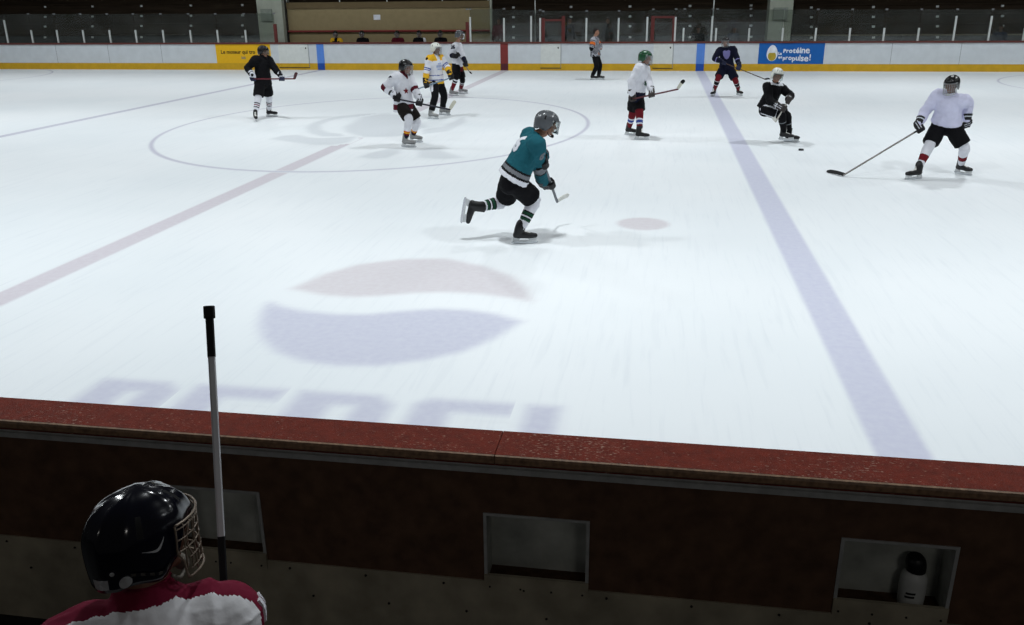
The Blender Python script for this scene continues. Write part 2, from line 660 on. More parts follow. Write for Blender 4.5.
# ------------------------------------------------------------------ near boards (seen from the bench side)
RED = mat('red_cap_paint', '#6c2210', 0.5, 0.12, var=0.22, scale=26, bump=0.6, bscale=140)
def flecks(m, hexc, lo, hi, scale, stretch):
    nt = m.node_tree
    b = nt.nodes['Principled BSDF']
    src = b.inputs['Base Color'].links[0].from_socket
    tc = nt.nodes.new('ShaderNodeTexCoord')
    mp = nt.nodes.new('ShaderNodeMapping')
    mp.inputs['Scale'].default_value = stretch
    nt.links.new(tc.outputs['Object'], mp.inputs['Vector'])
    n = nt.nodes.new('ShaderNodeTexNoise')
    n.inputs['Scale'].default_value = scale
    n.inputs['Detail'].default_value = 8
    nt.links.new(mp.outputs['Vector'], n.inputs['Vector'])
    big = nt.nodes.new('ShaderNodeTexNoise')
    big.inputs['Scale'].default_value = 2.2
    nt.links.new(tc.outputs['Object'], big.inputs['Vector'])
    ad = nt.nodes.new('ShaderNodeMath')
    ad.operation = 'MULTIPLY_ADD'
    ad.inputs[1].default_value = 0.35
    nt.links.new(big.outputs['Fac'], ad.inputs[0])
    nt.links.new(n.outputs['Fac'], ad.inputs[2])
    mr = nt.nodes.new('ShaderNodeMapRange')
    mr.inputs['From Min'].default_value = lo
    mr.inputs['From Max'].default_value = hi
    nt.links.new(ad.outputs[0], mr.inputs['Value'])
    mx = nt.nodes.new('ShaderNodeMix')
    mx.data_type = 'RGBA'
    nt.links.new(mr.outputs['Result'], mx.inputs['Factor'])
    nt.links.new(src, mx.inputs['A'])
    mx.inputs['B'].default_value = lin(hexc)
    nt.links.new(mx.outputs['Result'], b.inputs['Base Color'])


flecks(RED, '#a98878', 0.79, 0.93, 55, (1.0, 2.0, 1.0))  # worn flecks; scratch glints on the cap are put into this colour too
NOSE = mat('worn_cap_edge', '#8c6e55', 0.5, 0.4, var=0.4, scale=40)
BROWN = mat('brown_board_panel', '#604838', 0.75, 0.2, var=0.25, scale=14)
GREYM = mat('grey_steel_strip', '#a9abaa', 0.5, 0.5, var=0.15, scale=20)
BEIGE = mat('scuffed_beige_plastic', '#a39b87', 0.7, 0.3, var=0.3, scale=5, bump=0.1)
BOXIN = mat('dull_grey_box', '#adb0a9', 0.6, 0.3, var=0.25, scale=7)
SHELF = mat('dark_brown_shelf', '#4d3a2c', 0.9, 0.1, var=0.4, scale=18)  # shelf of the storage boxes, darker than their walls
SCREW = mat('screw_dark', '#1c1a18', 0.6)
WHITEP = mat('white_board_plastic', '#d5dbe0', 0.45, 0.4, var=0.05, scale=3, bump=0.03)

wn = struct(thing('wall_near', '', '', (0, YN, 0)))
del wn['label'], wn['category']
NX0, NX1 = -6.0, 16.0
YNOSE = -CAPW                      # in wall_near's own frame (y = 0 is the ice face)
YP = -CAPW + 0.06


def near(px, py, y):
    p = at_y(px, py, YN + y)
    return V((p.x, y, p.z))


jx = near(499, 445, -CAPW / 2).x
for a, b in ((NX0, jx - 0.0015), (jx + 0.0015, NX1)):
    bm = bmesh.new()
    prism_x(bm, [(0.0, HB - 0.05), (0.0, HB - 0.006), (-0.006, HB), (YNOSE + 0.012, HB), (YNOSE + 0.012, HB - 0.05)], a, b, 0)
    prism_x(bm, [(YNOSE + 0.012, HB - 0.0005), (YNOSE + 0.004, HB - 0.004), (YNOSE - 0.001, HB - 0.014), (YNOSE - 0.001, HB - 0.034), (YNOSE + 0.012, HB - 0.045)], a, b, 1)
    obj('cap_rail', bm, [RED, NOSE], wn)
bm = bmesh.new()
box(bm, (NX0, -0.012, 0.0), (NX1, 0, HB - 0.05))
obj('ice_side_panel', bm, WHITEP, wn)
zs0, zs1 = near(300, 459, YP - 0.02).z, near(300, 454, YP - 0.02).z
bm = bmesh.new()
prism_x(bm, [(YP, zs1 + 0.035), (YP, zs0), (YP - 0.022, zs0), (YP - 0.022, zs1), (YP - 0.01, zs1 + 0.002), (YP - 0.008, zs1 + 0.035)], NX0, NX1)
obj('ledge_strip', bm, GREYM, wn)
# storage boxes let into the panel
cub = []
for tl, tr, br, bl, lipl in (((160, 484.5), (261, 491.5), (266, 566.7), (163, 559), (163, 543)),
                             ((484.3, 513.4), (588.9, 520), (588.2, 597), (484.9, 588.9), (485, 573)),
                             ((838.2, 537.6), (955.2, 545.9), (949.5, 623), (835, 613.7), (836, 597.5))):
    a, b, c, d, l = [near(*q, YP) for q in (tl, tr, br, bl, lipl)]
    cub.append(((a.x + d.x) / 2, (b.x + c.x) / 2, (c.z + d.z) / 2, (a.z + b.z) / 2, l.z))
bt = near(487, 580, YP).z
bm = bmesh.new()
zt = HB - 0.05
edges = [NX0] + [q for cb in cub for q in cb[:2]] + [NX1]
for i in range(0, len(edges), 2):
    box(bm, (edges[i], YP, 0.0), (edges[i + 1], YP + 0.012, zt))
for x0, x1, z0, z1, zl in cub:
    box(bm, (x0, YP, 0.0), (x1, YP + 0.012, z0))
    box(bm, (x0, YP, z1), (x1, YP + 0.012, zt))
obj('brown_panel', bm, BROWN, wn)
bm = bmesh.new()
box(bm, (NX0, YP - 0.008, 0.0), (NX1, YP, bt))
for k in range(60):
    sx = NX0 + 0.3 + k * 0.36
    for q, w in ((0.03, 0.0), (0.17, 0.1)):
        bmesh.ops.create_cone(bm, cap_ends=True, segments=8, radius1=0.006, radius2=0.005, depth=0.006,
                              matrix=Matrix.Translation((sx + w, YP - 0.010, bt - q)) @ Matrix.Rotation(math.pi / 2, 4, 'X'))
nb = len(bm.faces)
for f in bm.faces:
    if f.calc_area() < 0.0004:
        f.material_index = 1
obj('kick_panel', bm, [BEIGE, SCREW], wn)
for x0, x1, z0, z1, zl in cub:
    bm = bmesh.new()
    dp = YP + 0.135
    t = 0.008
    box(bm, (x0, YP + 0.004, z0), (x0 + t, dp, z1), 0)
    box(bm, (x1 - t, YP + 0.004, z0), (x1, dp, z1), 0)
    box(bm, (x0 + t, YP + 0.004, z1 - t), (x1 - t, dp, z1), 0)
    box(bm, (x0 + t, dp - t, zl - 0.055), (x1 - t, dp, z1 - t), 0)
    box(bm, (x0 + t, YP + 0.004, zl - 0.055), (x1 - t, dp - t, zl - 0.045), 1)
    for sx, sz in (((x0 * 0.63 + x1 * 0.37), (z1 * 0.7 + zl * 0.3)),):
        bmesh.ops.create_cone(bm, cap_ends=True, segments=8, radius1=0.006, radius2=0.005, depth=0.004,
                              matrix=Matrix.Translation((sx, dp - t - 0.002, sz)) @ Matrix.Rotation(math.pi / 2, 4, 'X'))
    c = obj('storage_box', bm, [BOXIN, SHELF], wn)
    bm = bmesh.new()
    w = 0.012
    box(bm, (x0 - 0.002, YP - 0.005, zl), (x0 + w, YP, z1))
    box(bm, (x1 - w, YP - 0.005, zl), (x1 + 0.002, YP, z1))
    box(bm, (x0 + w, YP - 0.005, z1 - w), (x1 - w, YP, z1))
    obj('box_frame', bm, GREYM, c)
    bm = bmesh.new()
    box(bm, (x0 - 0.002, YP - 0.012, z0), (x1 + 0.002, YP - 0.008 + 0.012, zl), 0)
    for q in (0.05, 0.35, 0.65, 0.95):
        bmesh.ops.create_cone(bm, cap_ends=True, segments=8, radius1=0.005, radius2=0.004, depth=0.006,
                              matrix=Matrix.Translation((x0 + (x1 - x0) * q, YP - 0.013, z0 + 0.02)) @ Matrix.Rotation(math.pi / 2, 4, 'X'))
    for f in bm.faces:
        if f.calc_area() < 0.0003:
            f.material_index = 1
    obj('box_lip', bm, [BEIGE, SCREW], c)
bm = bmesh.new()
box(bm, (-12, -24.5, -0.12), (24, YN - 0.02, -0.002))
struct(obj('floor_bench', bm, mat('black_rubber_floor', '#2a2a2a', 0.9, 0.1, var=0.3, scale=30)))

# water bottle in the right-hand box
x0, x1, z0, z1, zl = cub[2]
bc = near(912, 590, YP + 0.065)
bz = zl - 0.045
th = thing('water_bottle', 'white plastic water bottle with a black cap standing in the right-hand board recess', 'bottle', (bc.x, YN + YP + 0.068, bz))
PLW = mat('milky_white_plastic', '#c9cbc8', 0.45, 0.4, var=0.06, scale=12)
BLK = mat('black_plastic', '#121214', 0.4, 0.5, var=0.2)
bm = bmesh.new()
hb = 0.165
loft(bm, [(0, 0, 0.0), (0, 0, 0.006), (0, 0, 0.05), (0, 0, 0.12), (0, 0, 0.145), (0, 0, hb)], [0.046, 0.05, 0.052, 0.052, 0.047, 0.034], n=24, cap=False)
body = obj('bottle_body', bm, PLW, th, True)
bm = bmesh.new()
loft(bm, [(0, 0, hb), (0, 0, hb + 0.02), (-0.006, -0.002, hb + 0.05), (-0.008, -0.004, hb + 0.068)], [0.039, 0.04, 0.038, 0.028], n=20, cap=False)
obj('bottle_cap', bm, BLK, th, True)
bm = bmesh.new()
for k, dz in enumerate((0.075, 0.058)):
    bx = [bm.verts.new((0.0535 * math.sin(a + dz * 3 - 0.6), -0.0535 * math.cos(a + dz * 3 - 0.6), dz + w + a * 0.01)) for a, w in
          [(-0.35, 0), (-0.12, 0), (0.12, 0), (0.35, 0), (0.35, 0.01), (0.12, 0.01), (-0.12, 0.01), (-0.35, 0.01)]]
    for i in range(3):
        bm.faces.new((bx[i], bx[i + 1], bx[6 - i], bx[7 - i]))
obj('bottle_mark', bm, BLK, body)

# ------------------------------------------------------------------ far boards
YEL = mat('yellow_kick_plate', '#d2a61f', 0.45, 0.4, var=0.08, scale=4)
REDF = mat('red_rail_far', '#62302a', 0.5, 0.4, var=0.15)
BLUES = mat('blue_stripe_paint', '#5a8ce0', 0.5, 0.4, var=0.05)
REDS = mat('red_stripe_paint', '#822f2d', 0.5, 0.4, var=0.08)
SEAM = mat('dark_joint', '#8f9398', 0.8)
wf = struct(thing('wall_far', '', '', (0, YF, 0)))
del wf['label'], wf['category']
FX0, FX1 = -26.0, 34.0


def farx(px, py=56, dy=0.0):
    return at_y(px, py, YF + dy).x


def farz(px, py, dy=0.0):
    return at_y(px, py, YF + dy).z


bm = bmesh.new()
box(bm, (FX0, 0, 0), (FX1, 0.14, HB - 0.02), 0)
for sx in (57, 109, 162, 463, 891, 960, -60, 1090):
    x = farx(sx)
    box(bm, (x - 0.008, -0.003, 0.27), (x + 0.008, 0.002, HB - 0.02), 1)
obj('white_panel', bm, [WHITEP, SEAM], wf)
bm = bmesh.new()
box(bm, (FX0, -0.012, 0.0), (FX1, 0.0, 0.285), 0, 0.003)
obj('kick_plate', bm, YEL, wf)
bm = bmesh.new()
box(bm, (FX0, -0.05, HB - 0.03), (FX1, 0.17, HB + 0.045), 0, 0.012)
obj('cap_rail', bm, REDF, wf)
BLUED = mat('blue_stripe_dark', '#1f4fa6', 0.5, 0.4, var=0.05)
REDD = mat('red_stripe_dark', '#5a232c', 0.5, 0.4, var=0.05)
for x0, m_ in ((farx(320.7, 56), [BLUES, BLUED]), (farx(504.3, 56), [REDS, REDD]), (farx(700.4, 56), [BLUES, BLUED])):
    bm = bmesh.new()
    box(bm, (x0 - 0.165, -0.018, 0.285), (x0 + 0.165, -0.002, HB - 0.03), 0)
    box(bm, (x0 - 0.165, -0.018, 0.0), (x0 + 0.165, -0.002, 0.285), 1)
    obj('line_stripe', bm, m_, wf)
DOORM = mat('door_white_plastic', '#dfe3e0', 0.5, 0.4, var=0.04)
for n, (a, b) in enumerate(((279, 309), (540.7, 561), (653.3, 673))):
    xa, xb = farx(a), farx(b)
    bm = bmesh.new()
    box(bm, (xa, YF - 0.012, 0.12), (xb, YF - 0.001, HB - 0.03), 0)
    box(bm, (xa + 0.02, YF - 0.026, 0.12), (xb - 0.02, YF - 0.012, 0.28), 1)
    box(bm, (xa - 0.01, YF - 0.03, 0.085), (xb + 0.01, YF - 0.012, 0.12), 2)
    box(bm, (xb - 0.012, YF - 0.022, 0.12), (xb + 0.008, YF - 0.012, HB - 0.03), 3)
    d = struct(obj('door_%d' % (n + 1), bm, [DOORM, YEL, mat('dark_sill', '#4a4030', 0.8), SEAM]))
    bm = bmesh.new()
    ball(bm, (xb - 0.12, YF - 0.02, HB - 0.2), (0.03, 0.015, 0.04))
    obj('door_latch', bm, SCREW, d)


def sign(name, label, px0, px1, z0, z1, m_):
    xa, xb = farx(px0), farx(px1)
    t = thing(name, label, 'advertisement', ((xa + xb) / 2, YF - 0.001, (z0 + z1) / 2))
    bm = bmesh.new()
    box(bm, (-(xb - xa) / 2, -0.006, -(z1 - z0) / 2), ((xb - xa) / 2, 0, (z1 - z0) / 2))
    obj('sign_panel', bm, m_, t)
    return t, xb - xa, z1 - z0


def sign_text(t, name, body, size, x, z, m_, bold=0.0, left=True):
    me = text_mesh(body, size, bold)
    xs = [q.co.x for q in me.vertices]
    dx = x - (min(xs) if left else (min(xs) + max(xs)) / 2)
    for q in me.vertices:
        q.co = V((q.co.x + dx, -0.0085, q.co.y + z))
    o = link(name, me, m_, t)
    return max(xs) + dx


SY = mat('ad_yellow', '#efbb1e', 0.5, 0.3, var=0.03)
SB = mat('ad_blue', '#1763b4', 0.5, 0.3, var=0.03)
INK = mat('ad_black_ink', '#26200f', 0.6)
INKW = mat('ad_white_ink', '#e8ecf2', 0.6)
INKG = mat('ad_grey_ink', '#8d8878', 0.6)
t, w, h = sign('advertising_sign', 'yellow board advertisement behind the player in black, thin dark lettering', 216.5, 271, 0.285, HB - 0.03, SY)
sign_text(t, 'lettering', 'Le moteur qui tro', 0.225, -w / 2 + 0.24, 0.07, INK, 0.006)
sign_text(t, 'lettering', 'lait', 0.17, -w / 2 + 1.2, -0.17, INKG, 0.006)
t, w, h = sign('advertising_sign', 'blue board advertisement with an egg and white lettering', 758.3, 823.8, 0.285, HB - 0.03, SB)
bm = bmesh.new()
ex = -w / 2 + w * 0.21
egg = []
for k in range(36):
    a = 2 * math.pi * k / 36
    egg.append((ex + 0.215 * math.cos(a) * (1 - 0.13 * math.sin(a)), 0.02 + 0.315 * math.sin(a)))
f = bm.faces.new([bm.verts.new((x, -0.0075, z)) for x, z in egg])
eg = obj('egg_emblem', bm, INKW, t)
bm = bmesh.new()
yo = []
for k in range(28):
    a = 2 * math.pi * k / 28
    yo.append((ex + 0.16 * math.cos(a), min(-0.1 + 0.185 * math.sin(a), 0.03)))
bm.faces.new([bm.verts.new((x, -0.0085, z)) for x, z in yo])
obj('egg_yolk', bm, mat('yolk_yellow', '#b9a035', 0.6), eg)
xc = -w / 2 + w * 0.305
xe = sign_text(t, 'lettering', 'La', 0.15, xc, 0.0, INKW, 0.006)
for row, word, zz in ((0, 'Protéine', 0.1), (1, 'propulse', -0.16)):
    x = xc + (0.19 if row == 0 else 0.19)
    if row:
        sign_text(t, 'lettering', 'qui', 0.13, xc, -0.14, INKW, 0.006)
    for i, ch in enumerate(word):
        x = sign_text(t, 'lettering', ch, 0.2 + 0.024 * i, x, zz + 0.004 * i * (1 if row == 0 else -1) + (-0.02 if ch == 'p' else 0), INKW, 0.009) + 0.012
sign_text(t, 'lettering', '!', 0.34, x + 0.02, -0.16, INKW, 0.006)

# ------------------------------------------------------------------ glass above the far boards
ALU = mat('pale_aluminium', '#c9ccca', 0.5, 0.5, var=0.08)
REDPOST = mat('red_post_paint', '#5e2420', 0.5, 0.4, var=0.1)
PANE = glass_mat('rink_glass', '#e6eae6', haze=0.06)
CLIPM = mat('grey_clip', '#77797b', 0.5)
ZB = HB + 0.045


def window(n, px0, px1, ytop, posts, gz=None):
    """glass bay between two x pixels; posts = list of (px, y pixel of the top, colour)"""
    zt = farz((px0 + px1) / 2, ytop)
    xa, xb = farx(px0, 42), farx(px1, 42)
    bm = bmesh.new()
    box(bm, (xa + 0.012, YF + 0.05, ZB), (xb - 0.012, YF + 0.062, zt))
    w_ = struct(obj('window_%d' % n, bm, PANE))
    for px, yy, m_ in posts:
        x = farx(px, 42)
        zz = farz(px, yy)
        bm = bmesh.new()
        hw = 0.035 if m_ is ALU else 0.07
        box(bm, (x - hw, YF + 0.02, ZB), (x + hw, YF + 0.09, zz), 0, 0.006)
        obj('post', bm, m_, w_)
        if yy > ytop + 6:
            bm = bmesh.new()
            box(bm, (x - 0.05, YF + 0.03, zt - 0.03), (x + 0.05, YF + 0.08, zt + 0.03), 0, 0.008)
            obj('clip', bm, CLIPM, w_)
    return w_


wn_ = 0
bays = [(-18, 8, 14, [(7.5, 20, ALU)])]
xs = [7.5, 32.5, 58, 84, 110.5, 136.5, 163.7, 191, 218, 246]
for i in range(len(xs) - 1):
    bays.append((xs[i], xs[i + 1], 14, [(xs[i + 1], 30, ALU)]))
bays += [(246, 276, 13.5, [(276, 24, REDPOST)]),
         (470, 504, 9, [(467.5, 22, REDPOST), (470.5, 17, ALU), (504, 18, ALU)]),
         (504, 531, 10, [(531, 16, ALU)]), (531, 540, 10, [(540, 18, ALU)]), (540, 566, 11, []), (646.5, 674.5, 10, []),
         (566, 586, 11, [(543, 18, REDPOST), (563, 16, REDPOST), (586, 18, ALU)]), (586, 618, 11, [(618, 18, ALU)]), (618, 646.5, 11, [(646.5, 17, ALU)]),
         (674.5, 711, 9, [(652, 16, REDPOST), (674.5, 17, ALU), (683, 28, ALU)]), (711, 748.5, 9, [(711, 16, ALU), (715.5, 28, ALU), (748.5, 28, ALU)]), (748.5, 782, 9.5, [(782, 28, ALU)])]
xs = [782, 815, 849, 883, 917.5, 953, 988, 1023]
for i in range(len(xs) - 1):
    bays.append((xs[i], xs[i + 1], 9.5, [(xs[i + 1], 16 if xs[i + 1] in (953, 988) else 28, ALU)]))
bays.append((1023, 1057, 9.5, [(1057, 28, ALU)]))
for i, b in enumerate(bays):
    window(i + 1, *b)

# ------------------------------------------------------------------ stands behind
DARKW = mat('shade_dark_planks', '#3a2f24', 0.8, 0.2, var=0.35, scale=2, stretch=(0.3, 4, 4))  # shade over the stands is put into this plank colour
GREYW = mat('grey_concrete_riser', '#53565a', 0.9, 0.15, var=0.15, scale=2)
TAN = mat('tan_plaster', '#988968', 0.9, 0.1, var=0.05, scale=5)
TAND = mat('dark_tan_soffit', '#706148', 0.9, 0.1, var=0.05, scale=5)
CONC = mat('pale_grey_concrete', '#adb1a5', 0.9, 0.15, var=0.1, scale=2.5)
BRKT = mat('pale_bracket', '#f2f4f6', 0.5, 0.4, var=0.05)
BENCHW = mat('worn_light_wood', '#8b8375', 0.7, 0.2, var=0.2)


def sx_at(px, Y, py=20):
    return at_y(px, py, Y).x


bm = bmesh.new()
box(bm, (FX0 - 4, YF + 0.14, -0.1), (FX1 + 6, YF + 14, 0.3))
struct(obj('floor_stand', bm, mat('stand_concrete', '#55554f', 0.9, var=0.2)))
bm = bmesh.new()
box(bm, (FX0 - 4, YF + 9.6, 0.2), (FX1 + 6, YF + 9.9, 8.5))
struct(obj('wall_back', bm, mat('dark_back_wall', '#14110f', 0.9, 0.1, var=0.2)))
rows_y = (37, 26, 16.2, 6.2)
sections = (('left of the left-hand concrete pillar', -60, 257, (-8, 45, 92.5, 141.5, 191, 242.5)),
            ('between the tan bench wall and the right-hand pillar', 496, 767, (513.5, 571, 630, 690, 751)),
            ('right of the right-hand concrete pillar', 794, 1090, (811.5, 873.5, 937.5, 1002.5, 1070)))
nm = ('lowest', 'second', 'third', 'topmost')
for where, a, b, dots in sections:
    for r, py in enumerate(rows_y):
        Y = YF + 2.6 + 0.75 * r
        xa, xb = sx_at(a, Y), sx_at(b, Y)
        zc = at_y((a + b) / 2, py, Y).z
        zt_ = zc + 0.12
        t = thing('bleacher', '%s dark wooden bleacher row %s' % (nm[r], where), 'bleacher', ((xa + xb) / 2, Y, 0.3))
        hw = (xb - xa) / 2
        bm = bmesh.new()
        box(bm, (-hw, 0.02, 0.0), (hw, 0.74, zt_ - 0.3 - 0.06), 0)
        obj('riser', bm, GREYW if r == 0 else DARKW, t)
        bm = bmesh.new()
        for q in range(2):
            box(bm, (-hw, -0.03 + q * 0.2, zt_ - 0.36), (hw, 0.15 + q * 0.2, zt_ - 0.315), 0, 0.006)
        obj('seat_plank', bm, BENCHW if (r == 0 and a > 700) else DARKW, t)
        for dx in dots:
            x = sx_at(dx, Y, py) - (xa + xb) / 2
            bm = bmesh.new()
            box(bm, (x - 0.06, -0.02, zc - 0.3 - 0.055), (x + 0.06, 0.022, zc - 0.3 + 0.035), 0, 0.012)
            obj('bracket', bm, BRKT, t)
# upper seating block in the same shade-darkened plank colour
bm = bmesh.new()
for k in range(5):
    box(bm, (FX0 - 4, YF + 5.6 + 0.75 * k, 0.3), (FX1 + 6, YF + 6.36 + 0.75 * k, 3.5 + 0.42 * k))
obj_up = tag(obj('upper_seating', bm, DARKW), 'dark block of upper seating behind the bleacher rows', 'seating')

for k, (a, b, box_, side) in enumerate(((258, 283, (262, 273, 9, 21), 'left'), (768.5, 792, (772.5, 787, 7.5, 20), 'right'))):
    Y = YF + 1.3
    xa, xb = sx_at(a, Y), sx_at(b, Y)
    t = thing('concrete_pillar', 'square pale concrete pillar at the %s end of the %s' % (side, 'tan bench wall' if k == 0 else 'blue advertisement'), 'pillar', ((xa + xb) / 2, Y, 0.3))
    bm = bmesh.new()
    hw = (xb - xa) / 2
    box(bm, (-hw, 0, 0), (hw, 0.9, 7.0), 0, 0.02)
    obj('shaft', bm, CONC, t)
    bx0, bx1 = sx_at(box_[0], Y) - (xa + xb) / 2, sx_at(box_[1], Y) - (xa + xb) / 2
    z0, z1 = at_y(box_[0], box_[3], Y).z - 0.3, at_y(box_[0], box_[2], Y).z - 0.3
    bm = bmesh.new()
    box(bm, (bx0, -0.1, z0), (bx1, 0.0, z1), 0, 0.015)
    box(bm, (bx0 + 0.05, -0.108, z0 + 0.05), (bx1 - 0.05, -0.1, z1 - 0.05), 0, 0.004)
    obj('utility_box', bm, mat('grey_green_box', '#8c938a', 0.6, var=0.1), t)

# players' bench recess on the far side
YT = YF + 1.7
xa, xb = sx_at(288, YT), sx_at(490, YT)
bm = bmesh.new()
z2 = at_y(390, 8, YT).z
z3 = at_y(390, 1.6, YT).z
box(bm, (xa, YT, 0.3), (xb, YT + 0.15, z2), 0)
struct(obj('wall_bench', bm, TAN))
bm = bmesh.new()
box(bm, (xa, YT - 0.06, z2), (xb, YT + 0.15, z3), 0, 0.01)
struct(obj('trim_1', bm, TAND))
bm = bmesh.new()
zd = z3 + 1.4
for px in (288, 341, 388, 443, 488.5):
    x = sx_at(px, YT)
    box(bm, (x - 0.02, YT - 0.02, z3), (x + 0.02, YT + 0.02, zd))
box(bm, (xa, YT - 0.025, zd), (xb, YT + 0.025, zd + 0.04))
tag(obj('guard_rail', bm, ALU), 'pale metal guard rail standing along the top of the tan bench wall', 'railing')
bm = bmesh.new()
box(bm, (xa - 0.13, YT - 0.1, 0.3), (xa, YT + 0.15, z3 + 0.6), 0, 0.01)
struct(obj('trim_2', bm, mat('dark_edge', '#2b2723', 0.8)))
bm = bmesh.new()
box(bm, (xb, YT - 0.04, 0.3), (xb + 0.09, YT + 0.15, z3 + 1.0), 0, 0.01)
struct(obj('trim_3', bm, CONC))
zr = at_y(390, 31, YT - 0.08).z
bm = bmesh.new()
tube(bm, [(xa, YT - 0.08, zr), ((xa + xb) / 2, YT - 0.08, zr), (xb, YT - 0.08, zr)], 0.045, 10)
for k in range(9):
    x = xa + 0.4 + (xb - xa - 0.8) * k / 8
    box(bm, (x - 0.02, YT - 0.08, zr - 0.02), (x + 0.02, YT, zr + 0.02))
tag(obj('hand_rail', bm, REDS), 'red hand rail running along the tan wall above the bench', 'railing')
p = at_y(377, 17.5, YT)
bm = bmesh.new()
box(bm, (-0.16, -0.006, -0.1), (0.16, 0, 0.12))
tag(obj('paper_notice', bm, mat('white_paper', '#e5e7f0', 0.8), loc=(p.x, YT - 0.001, p.z)), 'small white paper notice taped to the tan bench wall', 'notice')
t = thing('players_bench', 'long wooden bench the far players sit on below the tan wall', 'bench', ((xa + xb) / 2, YF + 1.15, 0.3))
bm = bmesh.new()
hw = (xb - xa) / 2 - 0.3
box(bm, (-hw, -0.17, 0.16), (hw, 0.17, 0.21), 0, 0.01)
obj('seat', bm, BENCHW, t)
for k in range(5):
    bm = bmesh.new()
    x = -hw + 0.3 + (2 * hw - 0.6) * k / 4
    box(bm, (x - 0.03, -0.14, 0), (x + 0.03, 0.14, 0.16), 0, 0.008)
    obj('leg', bm, ALU, t)
# penalty-box frames (red) behind the far doors
for k, (a, b, yy) in enumerate(((543, 563, 20), (652, 672.5, 17))):
    Y = YF + 0.14
    xa, xb = farx(a, 42), farx(b, 42)
    z1 = farz(a, yy)
    bm = bmesh.new()
    box(bm, (xa - 0.05, Y - 0.1, z1 - 0.05), (xb + 0.05, Y - 0.02, z1 + 0.03), 0, 0.006)
    box(bm, (xb - 0.04, Y - 0.1, ZB), (xb + 0.05, Y - 0.02, z1 - 0.05), 0, 0.006)
    struct(obj('trim_%d' % (4 + k), bm, REDPOST))
# thin net posts over the glass
for k, (px, y0) in enumerate(((534.5, 16), (711.7, 16))):
    x, z = farx(px, 42), farz(px, 0) + 1.5
    bm = bmesh.new()
    tube(bm, [(x, YF + 0.2, 0.3), (x, YF + 0.2, 1.5), (x, YF + 0.2, z)], 0.02, 8)
    struct(obj('trim_%d' % (6 + k), bm, ALU))
# puck on the ice
p = at_z(801, 150.5)
bm = bmesh.new()
bmesh.ops.create_cone(bm, cap_ends=True, segments=28, radius1=0.05, radius2=0.05, depth=0.032)
bmesh.ops.bevel(bm, geom=[e for e in bm.edges if abs(e.verts[0].co.z - e.verts[1].co.z) < 1e-4 and len(e.link_faces) == 2], offset=0.003, segments=1, affect='EDGES')
tag(obj('puck', bm, mat('black_rubber_puck', '#2a2a2e', 0.7), loc=(p.x, p.y, 0.017)), 'black rubber puck lying on the ice between the white-helmeted player and the long stick', 'puck')

sc.view_settings.view_transform = 'Standard'
sc.view_settings.look = 'None'
sc.view_settings.gamma = 1
sc.view_settings.use_curve_mapping = False
sc.view_settings.exposure = 0.0

# ------------------------------------------------------------------ people
SKIN = mat('skin', '#a0745e', 0.6, 0.35, var=0.06, scale=20)
SKIND = mat('skin_tan', '#714f3e', 0.6, 0.35, var=0.06, scale=20)
LIP = mat('lips', '#9a5a50', 0.5)
EYE = mat('eye_dark', '#1d1713', 0.3, 0.5)
STEEL = mat('bright_steel', '#c8ccd0', 0.25, 0.6, metal=0.8, var=0.05)
HOLD = mat('white_blade_holder', '#cfd2d4', 0.45, 0.4, var=0.05)
LACE = mat('white_lace', '#d8d8d4', 0.8)
CAGE = mat('cage_wire', '#9a9c9e', 0.35, 0.6, metal=0.5)
VISOR = glass_mat('clear_visor', '#dfe6e6', haze=0.05)
WTAPE = mat('white_stick_tape', '#d2d2cc', 0.85)
BTAPE = mat('black_stick_tape', '#17171a', 0.85)


def fab(name, hexc, **k):
    return mat('cloth_' + name, hexc, 0.85, 0.15, var=0.06, scale=9, bump=0.25, bscale=26, **k)


C_BLACK = fab('black', '#0e0e11')
C_NAVY = fab('navy', '#14172b')
C_WHITE = fab('white', '#dcdde4')
C_LAV = fab('lavender_white', '#cfcfe6')
C_TEAL = fab('teal', '#1b5763')
C_GREY = fab('grey', '#74777c')
C_MAROON = fab('maroon', '#551523')
C_RED = fab('red', '#6c1a23')
C_ORANGE = fab('orange', '#d0682a')
C_YELLOW = fab('yellow', '#e0ae2a')
C_BLUE = fab('blue', '#3a4f96')
C_GREEN = fab('green', '#1d4632')
C_DKBROWN = fab('dark_brown', '#1c1816')
C_LILAC = fab('lilac', '#7f7bb0')
BOOT = mat('skate_boot_black', '#121214', 0.45, 0.4, var=0.15)
BOOTG = mat('skate_boot_silver', '#8b8c8c', 0.45, 0.4, var=0.15)
GLB = mat('glove_black', '#141316', 0.6, 0.3, var=0.2)
GLG = mat('glove_brown_grey', '#383230', 0.6, 0.3, var=0.2)
GLW = mat('glove_white', '#c9ccd4', 0.6, 0.3, var=0.1)
GLN = mat('glove_navy', '#1e2440', 0.6, 0.3, var=0.2)
H_BLK = mat('helmet_black', '#0e0e10', 0.25, 0.5, var=0.1)
H_WHT = mat('helmet_white', '#d9dbd2', 0.3, 0.5, var=0.05)
H_GRN = mat('helmet_green', '#144a2b', 0.25, 0.5, var=0.08)
H_GRY = mat('helmet_grey', '#54575b', 0.25, 0.5, var=0.15)
H_NAV = mat('helmet_midnight', '#070814', 0.16, 0.55, var=0.1)
FOAM = mat('helmet_vent_dark', '#0c0c0d', 0.8)


def seg_t(p, a, b):
    d = b - a
    t = max(0.0, min(1.0, (p - a).dot(d) / d.length_squared))
    return t, (p - (a + d * t)).length


